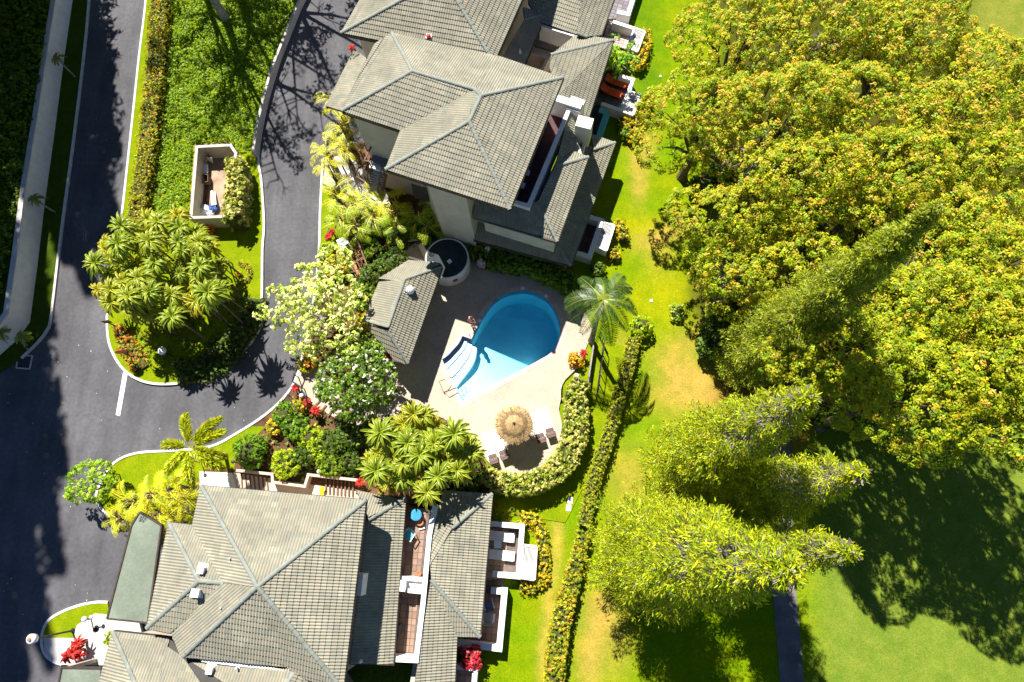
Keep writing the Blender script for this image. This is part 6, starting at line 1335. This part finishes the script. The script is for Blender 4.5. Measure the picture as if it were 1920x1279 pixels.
feather_palm((424, 853), (357, 838), 4.3, 'foxtail palm with bushy yellow-green plumes leaning over the driveway bend', 8, 2.35, FOX, [3, 3, 2, 1], 52, 'foxtail_palm', True, .46, .03, 330, .11, None, azpx((345, 768), (405, 785), (420, 800), (290, 828), (322, 868), (348, 890), (395, 868), (420, 858)), (.35, .6), shaft=M_['boards'])
for (bx, by, cx, cy, lb, sd) in ((143, 146, 107, 108, 'small yellow-green palm leaning over the retaining wall near the top left', 53), (105, 399, 66, 372, 'small palm leaning over the retaining wall level with the bin enclosure', 54), (52, 655, 40, 632, 'small palm at the lower bend of the retaining wall', 55), (18, 650, 2, 624, 'small palm cut by the left edge at the wall bend', 56)):
    feather_palm((bx, by), (cx, cy), 1.7, lb, 9, .62, [(.20, .24, .02), (.26, .27, .03), (.10, .16, .01), (.3, .26, .02)], [3, 2, 2, 1], sd, 'wall_palm', False, .2, .02, 16, .06, 'small palms along the retaining wall')
# areca clumps
ARY = [(.44, .38, .008), (.32, .33, .008), (.20, .26, .008), (.11, .18, .008)]; ARG = [(.14, .24, .010), (.20, .28, .010), (.09, .17, .008), (.30, .32, .010)]
def areca_proto(cols, w, seed):
    rs = np.random.default_rng(seed); t = thing('areca_palm', 'x', 'palm', (0, 0, 0), 'clumping feather palms by the buildings'); VV = []; FF = []; CC = []; nb = 0; st = MB()
    for k in range(13):
        a0 = rs.uniform(0, 6.28); q = rs.uniform(0, .35); hh = rs.uniform(1.3, 2.9); o = np.array([math.cos(a0)*q, math.sin(a0)*q, hh]); az = 2*math.pi*k/13+rs.normal(0, .3)
        o2 = o+np.array([math.cos(az), math.sin(az), 0])*.22; st.tube([[o[0]*.6, o[1]*.6, 0], o*.98, o2], [.05, .04, .02], 6)
        V, F, K = frond(rs.uniform(.95, 1.35), rs.uniform(.2, .9), rs.uniform(.5, .9), 21, .36, .010, rs); V = rot_place(V, az, o2); c = pal(cols, w, len(F), rs, .12)*rs.uniform(.8, 1.15); c[K == 0] = (.40, .33, .02)
        VV.append(V); FF.append(F+nb); CC.append(c); nb += len(V)
    build('stems', st, M_['bark'], t); crown_mesh('fronds', np.concatenate(VV), np.concatenate(FF), np.clip(np.concatenate(CC), .001, 1), t, M_['leaf']); return t
APR = {'y': [areca_proto(ARY, [3, 3, 2, 1.5], 61), areca_proto(ARY, [2, 3, 3, 2], 62)], 'g': [areca_proto(ARG, [3, 2, 3, 1.5], 63), areca_proto(ARG, [3, 2, 2, 1], 64)]}
used_ = set()
def place(protos, kind, i, px, py, z, s, rz, label, zb=.07, tl=0.0):
    if label in used_: return None
    used_.add(label)
    pr = protos[kind][i % len(protos[kind])] if isinstance(protos, dict) else protos[i % len(protos)]
    if pr.name in used_: o = copy_tree(pr)
    else: o = pr; used_.add(pr.name)
    b = P(px, py, z*s)*[1, 1, 0]; o.location = (b[0], b[1], zb); o.scale = (s, s, s); o.rotation_euler = (tl*math.sin(i*2.1), tl*math.cos(i*3.7), rz); o['label'] = label; return o
AR = [('y', 628, 190, 1.0, 'yellow palm highest up beside the lane, at the west roof corner'), ('y', 640, 235, 1.05, 'yellow palm tucked under the west roof corner'), ('y', 612, 285, 1.0, 'yellow palm overhanging the lane above the entry slab'), ('y', 645, 280, .95, 'yellow palm left of the blue-grey landing'), ('y', 618, 315, .8, 'small yellow palm over the entry slab'),
      ('y', 630, 372, 1.0, 'yellow-green palm at the lane edge below the entry slab'), ('g', 662, 388, 1.05, 'green palm below the middle of the entry slab'), ('y', 690, 378, 1.0, 'yellow palm at the foot of the timber stair'), ('y', 735, 378, 1.0, 'yellow palm against the dark wall opening'), ('g', 700, 412, 1.0, 'green palm above the red ti cluster in the shade'), ('g', 640, 412, 1.0, 'green palm above the red ti plants at the lane'), ('y', 745, 400, .8, 'small bright palm left of the dark green palms'), ('g', 672, 425, .9, 'green palm at the top of the boardwalk'),
      ('g', 785, 405, 1.0, 'dark green palm left of the round drum'), ('g', 820, 398, 1.0, 'dark green palm right against the tall pale wall'), ('g', 850, 402, 1.05, 'dark green palm at the foot of the tall pale wall'), ('g', 805, 425, .9, 'dark green palm just above the round drum'), ('g', 745, 428, .85, 'dark green palm in the shade above the log edging'),
      ('y', 250, 945, 1.05, 'bright yellow palm at the tip of the carport roof'), ('y', 285, 925, 1.1, 'bright yellow palm in the middle of the bed by the foxtail palm'), ('y', 320, 915, 1.05, 'bright yellow palm below the foxtail palm'), ('y', 345, 935, 1.0, 'yellow palm touching the beige tiled roof corner'), ('y', 300, 968, 1.0, 'bright yellow palm overhanging the carport roof'), ('y', 225, 970, .8, 'small yellow palm at the kerb end of the bed'), ('g', 268, 950, .8, 'green palm among the bright yellow palms'), ('y', 335, 965, .8, 'small yellow palm at the inner roof corner')]
for i, (k, x, y, s, lb) in enumerate(AR): place(APR, k, i, x, y, 2.2, s, i*1.7, lb)
# strap-leaved rosettes
def strap_proto(seed, cols, edge, n=34, L=.95, wd=.075, name='dracaena', cat='dracaena', group='dracaena clumps with arching strap leaves', hstem=1.6, upr=(.1, 1.1), matn='leafshiny', seg=5):
    rs = np.random.default_rng(seed); t = thing(name, 'x', cat, (0, 0, 0), group); V = []; F = []; C = []
    for k in range(n):
        az = k*2.39996+rs.normal(0, .1); el = upr[0]+(upr[1]-upr[0])*(k/n)+rs.normal(0, .08); l = L*rs.uniform(.75, 1.1)*(1-.25*k/n); dr = rs.uniform(.9, 1.5); d = np.array([math.cos(az), math.sin(az), 0]); s = np.array([-d[1], d[0], 0])
        p = np.array([0, 0, hstem+.12*k/n]); ang = el; base = len(V); wp = [.45, .9, 1.0, .85, .55, .08]; colr = np.array(cols[rs.integers(len(cols))])*rs.uniform(.8, 1.2); ec = np.array(edge)*rs.uniform(.8, 1.15); tw = rs.normal(0, .25)
        for i in range(seg+1):
            w = wd*wp[min(i*5//seg, 5)]; up = np.array([-math.sin(ang)*d[0], -math.sin(ang)*d[1], math.cos(ang)]); ss = s*math.cos(tw)+up*math.sin(tw)
            V += [p-ss*w+up*w*.35, p-ss*w*.40, p+ss*w*.40, p+ss*w+up*w*.35]; p = p+(d*math.cos(ang)+np.array([0, 0, math.sin(ang)]))*l/seg; ang -= dr*1.75/seg
        for i in range(seg):
            for j in range(3): a = base+i*4+j; F.append((a, a+1, a+5, a+4)); C.append(colr if j == 1 else ec*.9+colr*.1)
    build('stem', MB().tube([[0, 0, 0], [.04, 0, hstem*.5], [0, 0, hstem+.1]], [.06, .05, .04], 7), M_['bark'], t); crown_mesh('leaves', np.array(V), np.array(F), np.clip(np.array(C), .001, 1), t, M_[matn]); return t
DR = [strap_proto(70+i, [(.075, .13, .006), (.05, .10, .006), (.12, .17, .008)], [(.36, .33, .02), (.30, .31, .02), (.42, .34, .015), (.24, .28, .02)][i], 30+i*2, 1.15+.07*i, .09, hstem=(4.3, 4.9, 3.7, 5.3)[i], upr=(-.1, 1.15)) for i in range(4)]
def posword(x, y, cx, cy):
    a = ('upper' if y < cy-45 else 'lower' if y > cy+45 else 'middle'); b = ('left' if x < cx-45 else 'right' if x > cx+45 else 'centre'); return a+' '+b
def ordw(v, a, b, n): return ['first', 'second', 'third', 'fourth', 'fifth', 'sixth', 'seventh', 'eighth', 'ninth', 'tenth', 'eleventh', 'twelfth', 'thirteenth'][int(np.clip((v-a)/(b-a)*n, 0, n-1))]
rsd = np.random.default_rng(5); k = 0; cnt = {}
ISLD = [(x, y) for y in range(414, 606, 20) for x in range(190, 420, 25)]
for x, y in ISLD:
    x2 = x+rsd.uniform(-9, 9)+(11 if (y//20) % 2 else -3); y2 = y+rsd.uniform(-7, 7)
    if ((x2-298)/122)**2+((y2-505)/100)**2 > 1: continue
    place(DR, None, k, x2, y2, (4.3, 4.9, 3.7, 5.3)[k % 4], rsd.uniform(.68, 1.1), rsd.uniform(0, 6.28), 'strap-leaved dracaena, %s across and %s down in the road island clump' % (ordw(x2, 175, 420, 13), ordw(y2, 400, 610, 13)), .1, .06)
    k += 1
for x, y in [(712, 848), (745, 815), (780, 800), (815, 815), (845, 828), (870, 850), (735, 850), (770, 838), (805, 850), (840, 862), (875, 880), (700, 880), (735, 882), (770, 875), (800, 888), (830, 900), (765, 912), (795, 922), (725, 905), (845, 885), (770, 770), (795, 785), (822, 792), (852, 808), (880, 830), (893, 862), (755, 790), (720, 822), (690, 855), (728, 868), (760, 862), (790, 868), (820, 878), (812, 838), (775, 820), (748, 900), (780, 900), (858, 868), (838, 845), (765, 808)]:
    place(DR, None, k, x+rsd.uniform(-6, 6), y+rsd.uniform(-6, 6), (4.3, 4.9, 3.7, 5.3)[k % 4], rsd.uniform(.70, 1.08), rsd.uniform(0, 6.28), 'strap-leaved dracaena, %s across and %s down in the clump left of the umbrella' % (ordw(x, 690, 900, 13), ordw(y, 760, 930, 13)), .07, .05); k += 1
RT = [strap_proto(80+i, [(.22, .008, .010), (.15, .006, .012), (.28, .018, .012)], (.30, .03, .02), 20, .42, .055, 'ti_plant', 'ti plant', 'red ti plants', .55, (.2, 1.2), 'leaf', 3) for i in range(2)]
for i, (x, y, s, lb) in enumerate([(616, 446, 1, 'lower red ti plant at the lane edge under the palms'), (624, 436, .9, 'upper red ti plant at the lane edge under the palms'), (729, 441, 1, 'left red ti plant in the shade above the log edging'), (740, 445, 1, 'right red ti plant in the shade above the log edging'), (660, 92, 1.0, 'dark red ti plant between the two upper roofs and the lane'), (555, 728, 1.0, 'orange-red ti plant at the kerb'), (577, 755, 1.05, 'deep red ti plant behind the globe lamp'), (592, 770, 1.25, 'bright red ti plant nearest the garden steps'), (705, 797, .9, 'dark red ti plant below the end of the garden steps'), (728, 668, 1.0, 'red ti plant at the bottom corner of the pavilion'), (663, 812, .8, 'maroon ti plant under the garden path'), (1094, 663, 1.0, 'red ti plant at the pool deck edge below the palm'), (690, 420, .8, 'dull red ti plant under the green palms'),
                                   (148, 1206, 1.4, 'upper crimson ti plant beside the entry walk'), (130, 1230, 1.4, 'lower left crimson ti plant beside the entry walk'), (142, 1222, 1.5, 'middle crimson ti plant beside the entry walk'), (152, 1228, 1.2, 'lower right crimson ti plant beside the entry walk'), (676, 905, 1.1, 'pinkish red ti plant at the end of the beige steps')]):
    place(RT, None, i, x, y, .6, s, i*1.3, lb, .1)
# groundcover nobody could count
def cover(name, poly, z, dens, size, cols, w, seed, label=None, k=6, lump=.22, asp=.5, hvar=.1, spread=1.4):
    rs = np.random.default_rng(seed); pg = PP(poly, z); xs = [p[0] for p in pg]; ys = [p[1] for p in pg]; A = (max(xs)-min(xs))*(max(ys)-min(ys)); n = int(A*dens)
    C = np.stack([rs.uniform(min(xs), max(xs), n), rs.uniform(min(ys), max(ys), n), np.full(n, z)], 1); C = C[inpoly(C, pg)]
    wv = np.sin(C[:, 0]*2.3+np.sin(C[:, 1]*1.7)*1.5)*np.cos(C[:, 1]*2.1+C[:, 0]*.9)+.6*np.sin(C[:, 0]*5.1+C[:, 1]*4.3); C[:, 2] += lump*(.5+.4*wv)+rs.normal(0, hvar*.5, len(C))
    V, F, col = tufts(C, np.tile([0, 0, 1.0], (len(C), 1)), k, size*spread, size, asp, cols, w, rs, None, 0, .8)
    o = link(name, raw_mesh(name, V, F, M_['leaf'], col)); tagit(o, kind='stuff'); return o
cover('groundcover', [(312, -90), (590, -90), (556, 0), (526, 90), (505, 140), (490, 190), (478, 240), (468, 285), (444, 285), (433, 266), (362, 270), (352, 415), (262, 420), (272, 370), (286, 280), (298, 160), (308, 60)], .12, 75, .065, [(.125, .19, .004), (.095, .16, .004), (.16, .215, .005), (.06, .105, .004)], [3, 3, 2, 1.3], 91, lump=.26, hvar=.07)
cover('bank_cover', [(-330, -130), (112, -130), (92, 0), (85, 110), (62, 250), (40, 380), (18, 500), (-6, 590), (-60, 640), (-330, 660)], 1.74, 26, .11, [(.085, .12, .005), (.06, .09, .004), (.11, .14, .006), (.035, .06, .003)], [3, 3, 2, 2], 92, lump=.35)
cover('bed_cover', [(612, 400), (700, 400), (800, 430), (880, 440), (880, 450), (800, 445), (742, 500), (694, 600), (690, 700), (672, 765), (600, 700), (580, 640), (600, 500)], .08, 9, .09, [(.06, .09, .008), (.09, .12, .01), (.12, .09, .02), (.16, .09, .03)], [3, 2, 1, 1], 93, lump=.12)
cover('bed_cover', [(545, 735), (600, 765), (690, 805), (790, 775), (850, 800), (890, 830), (905, 870), (920, 920), (690, 920), (660, 895), (580, 885), (570, 908), (512, 900), (508, 885), (445, 850), (500, 800)], .08, 9, .10, [(.06, .09, .008), (.09, .12, .01), (.14, .10, .02), (.18, .09, .03)], [3, 2, 1, 1], 94, lump=.14)
cover('terrace_bed', [(920, 945), (1000, 965), (1022, 1000), (1020, 1090), (980, 1110), (975, 1095), (1008, 1088), (1010, 1020), (985, 985), (920, 978)], .02, 14, .06, [(.20, .08, .04), (.16, .06, .03), (.30, .16, .02), (.12, .12, .01)], [3, 3, 1, 1], 95, lump=.04)
cover('island_cover', [(235, 600), (330, 590), (430, 560), (480, 560), (478, 620), (440, 670), (380, 705), (310, 712), (290, 690), (250, 660)], .11, 14, .09, [(.10, .12, .006), (.14, .15, .008), (.07, .09, .006), (.12, .08, .02)], [3, 2, 2, 1], 96, lump=.12)
# yellow leaves lying about on the asphalt
rs = np.random.default_rng(77); pg = PP([(120, -40), (270, -40), (200, 600), (240, 760), (480, 740), (590, 470), (600, 300), (560, 820), (330, 840), (200, 900), (210, 1100), (80, 1279), (-80, 1279), (-80, 720), (90, 640)]); n = 200
C = np.stack([rs.uniform(min(p[0] for p in pg), max(p[0] for p in pg), n), rs.uniform(min(p[1] for p in pg), max(p[1] for p in pg), n), np.full(n, .012)], 1); C = C[inpoly(C, pg)]
V, F = leaves(C, unitv(np.tile([0, 0, 1.0], (len(C), 1))+rs.normal(0, .1, (len(C), 3))), rs.uniform(.025, .055, len(C)), .6, rs); tagit(link('fallen_leaves', raw_mesh('fallen_leaves', V, F, M_['leaf'], pal([(.55, .38, .05), (.45, .35, .15), (.5, .5, .4)], [3, 2, 1], len(F), rs))), kind='stuff')
# ------------------------------------------------------------------ people
M_['skin'] = mat('skin', (.46, .25, .16), .6, .05, 6); M_['hair'] = mat('brown_hair', (.07, .03, .015), .6, .2, 20)
def person(px, py, rz, label, top, bottom, hair, arms='side'):
    c = P(px, py, DZ); t = thing('person', label, 'person', c); t.rotation_euler = (0, 0, rz)
    def skin(name, verts, edges, rad, m, root=0):
        me = bpy.data.meshes.new(name); me.from_pydata(verts, edges, []); o = link(name, me, t); me.materials.append(m)
        o.modifiers.new('skin', 'SKIN'); sv = me.skin_vertices[0].data if me.skin_vertices else None
        if sv is None:
            bm = bmesh.new(); bm.from_mesh(me); bm.verts.layers.skin.verify(); bm.to_mesh(me); bm.free(); sv = me.skin_vertices[0].data
        for i, r in enumerate(rad): sv[i].radius = (r, r); sv[i].use_root = (i == root)
        s = o.modifiers.new('sub', 'SUBSURF'); s.levels = 2; s.render_levels = 2; return o
    ex = .30 if arms == 'out' else .26
    v = [(0, 0, .95), (0, 0, 1.15), (0, .01, 1.38), (0, .0, 1.48), (0, .02, 1.56), (0, .03, 1.68), (-.10, 0, .88), (-.11, .02, .48), (-.11, -.01, .07), (-.11, .12, .04), (.10, 0, .88), (.12, .06, .48), (.12, .02, .07), (.12, .15, .04),
         (-.19, 0, 1.40), (-ex, .04, 1.12), (-ex+.02, .20, .95), (-ex+.03, .28, .92), (.19, 0, 1.40), (ex, -.02, 1.12), (ex+.02, .10, .90), (ex+.02, .16, .84)]
    e = [(0, 1), (1, 2), (2, 3), (3, 4), (4, 5), (0, 6), (6, 7), (7, 8), (8, 9), (0, 10), (10, 11), (11, 12), (12, 13), (2, 14), (14, 15), (15, 16), (16, 17), (2, 18), (18, 19), (19, 20), (20, 21)]
    r = [.14, .125, .15, .065, .075, .10, .095, .062, .045, .035, .095, .062, .045, .035, .06, .043, .034, .028, .06, .043, .034, .028]
    skin('body', v, e, r, M_['skin'])
    skin('shirt', [(0, 0, .98), (0, 0, 1.16), (0, .01, 1.36), (0, 0, 1.45), (-.19, 0, 1.40), (-.235, .02, 1.27), (.19, 0, 1.40), (.235, -.01, 1.27)], [(0, 1), (1, 2), (2, 3), (2, 4), (4, 5), (2, 6), (6, 7)], [.155, .145, .17, .08, .078, .062, .078, .062], top)
    skin('shorts', [(0, 0, .97), (-.10, 0, .86), (-.11, .015, .60), (.10, 0, .86), (.12, .045, .60)], [(0, 1), (1, 2), (0, 3), (3, 4)], [.155, .118, .088, .118, .088], bottom)
    build('hair', MB().ball(np.array([c[0], c[1]-.015, c[2]+1.69]), .118, 12, 8, None, .95), hair, t, True)
    for sx in (-1, 1): build('eye', MB().ball(c+[sx*.035, .122, 1.655], .012, 6, 4), M_['dark'], t)
    build('nose', MB().ball(c+[0, .135, 1.63], .017, 6, 4), M_['skin'], t)
person(888, 611, 2.4, 'person with brown hair and a pale pink top standing at the sunlit pool edge', mat('pink_cloth', (.62, .34, .33), .8, .05, 6), mat('rust_cloth', (.34, .12, .07), .8, .05, 6), M_['hair'])
person(905, 506, 2.9, 'person in a mauve top and pale trousers standing in the shade by the dark hedge', mat('mauve_cloth', (.36, .27, .42), .8, .05, 6), mat('pale_cloth', (.55, .58, .68), .8, .05, 6), mat('grey_hair', (.30, .27, .25), .6, .2, 20))
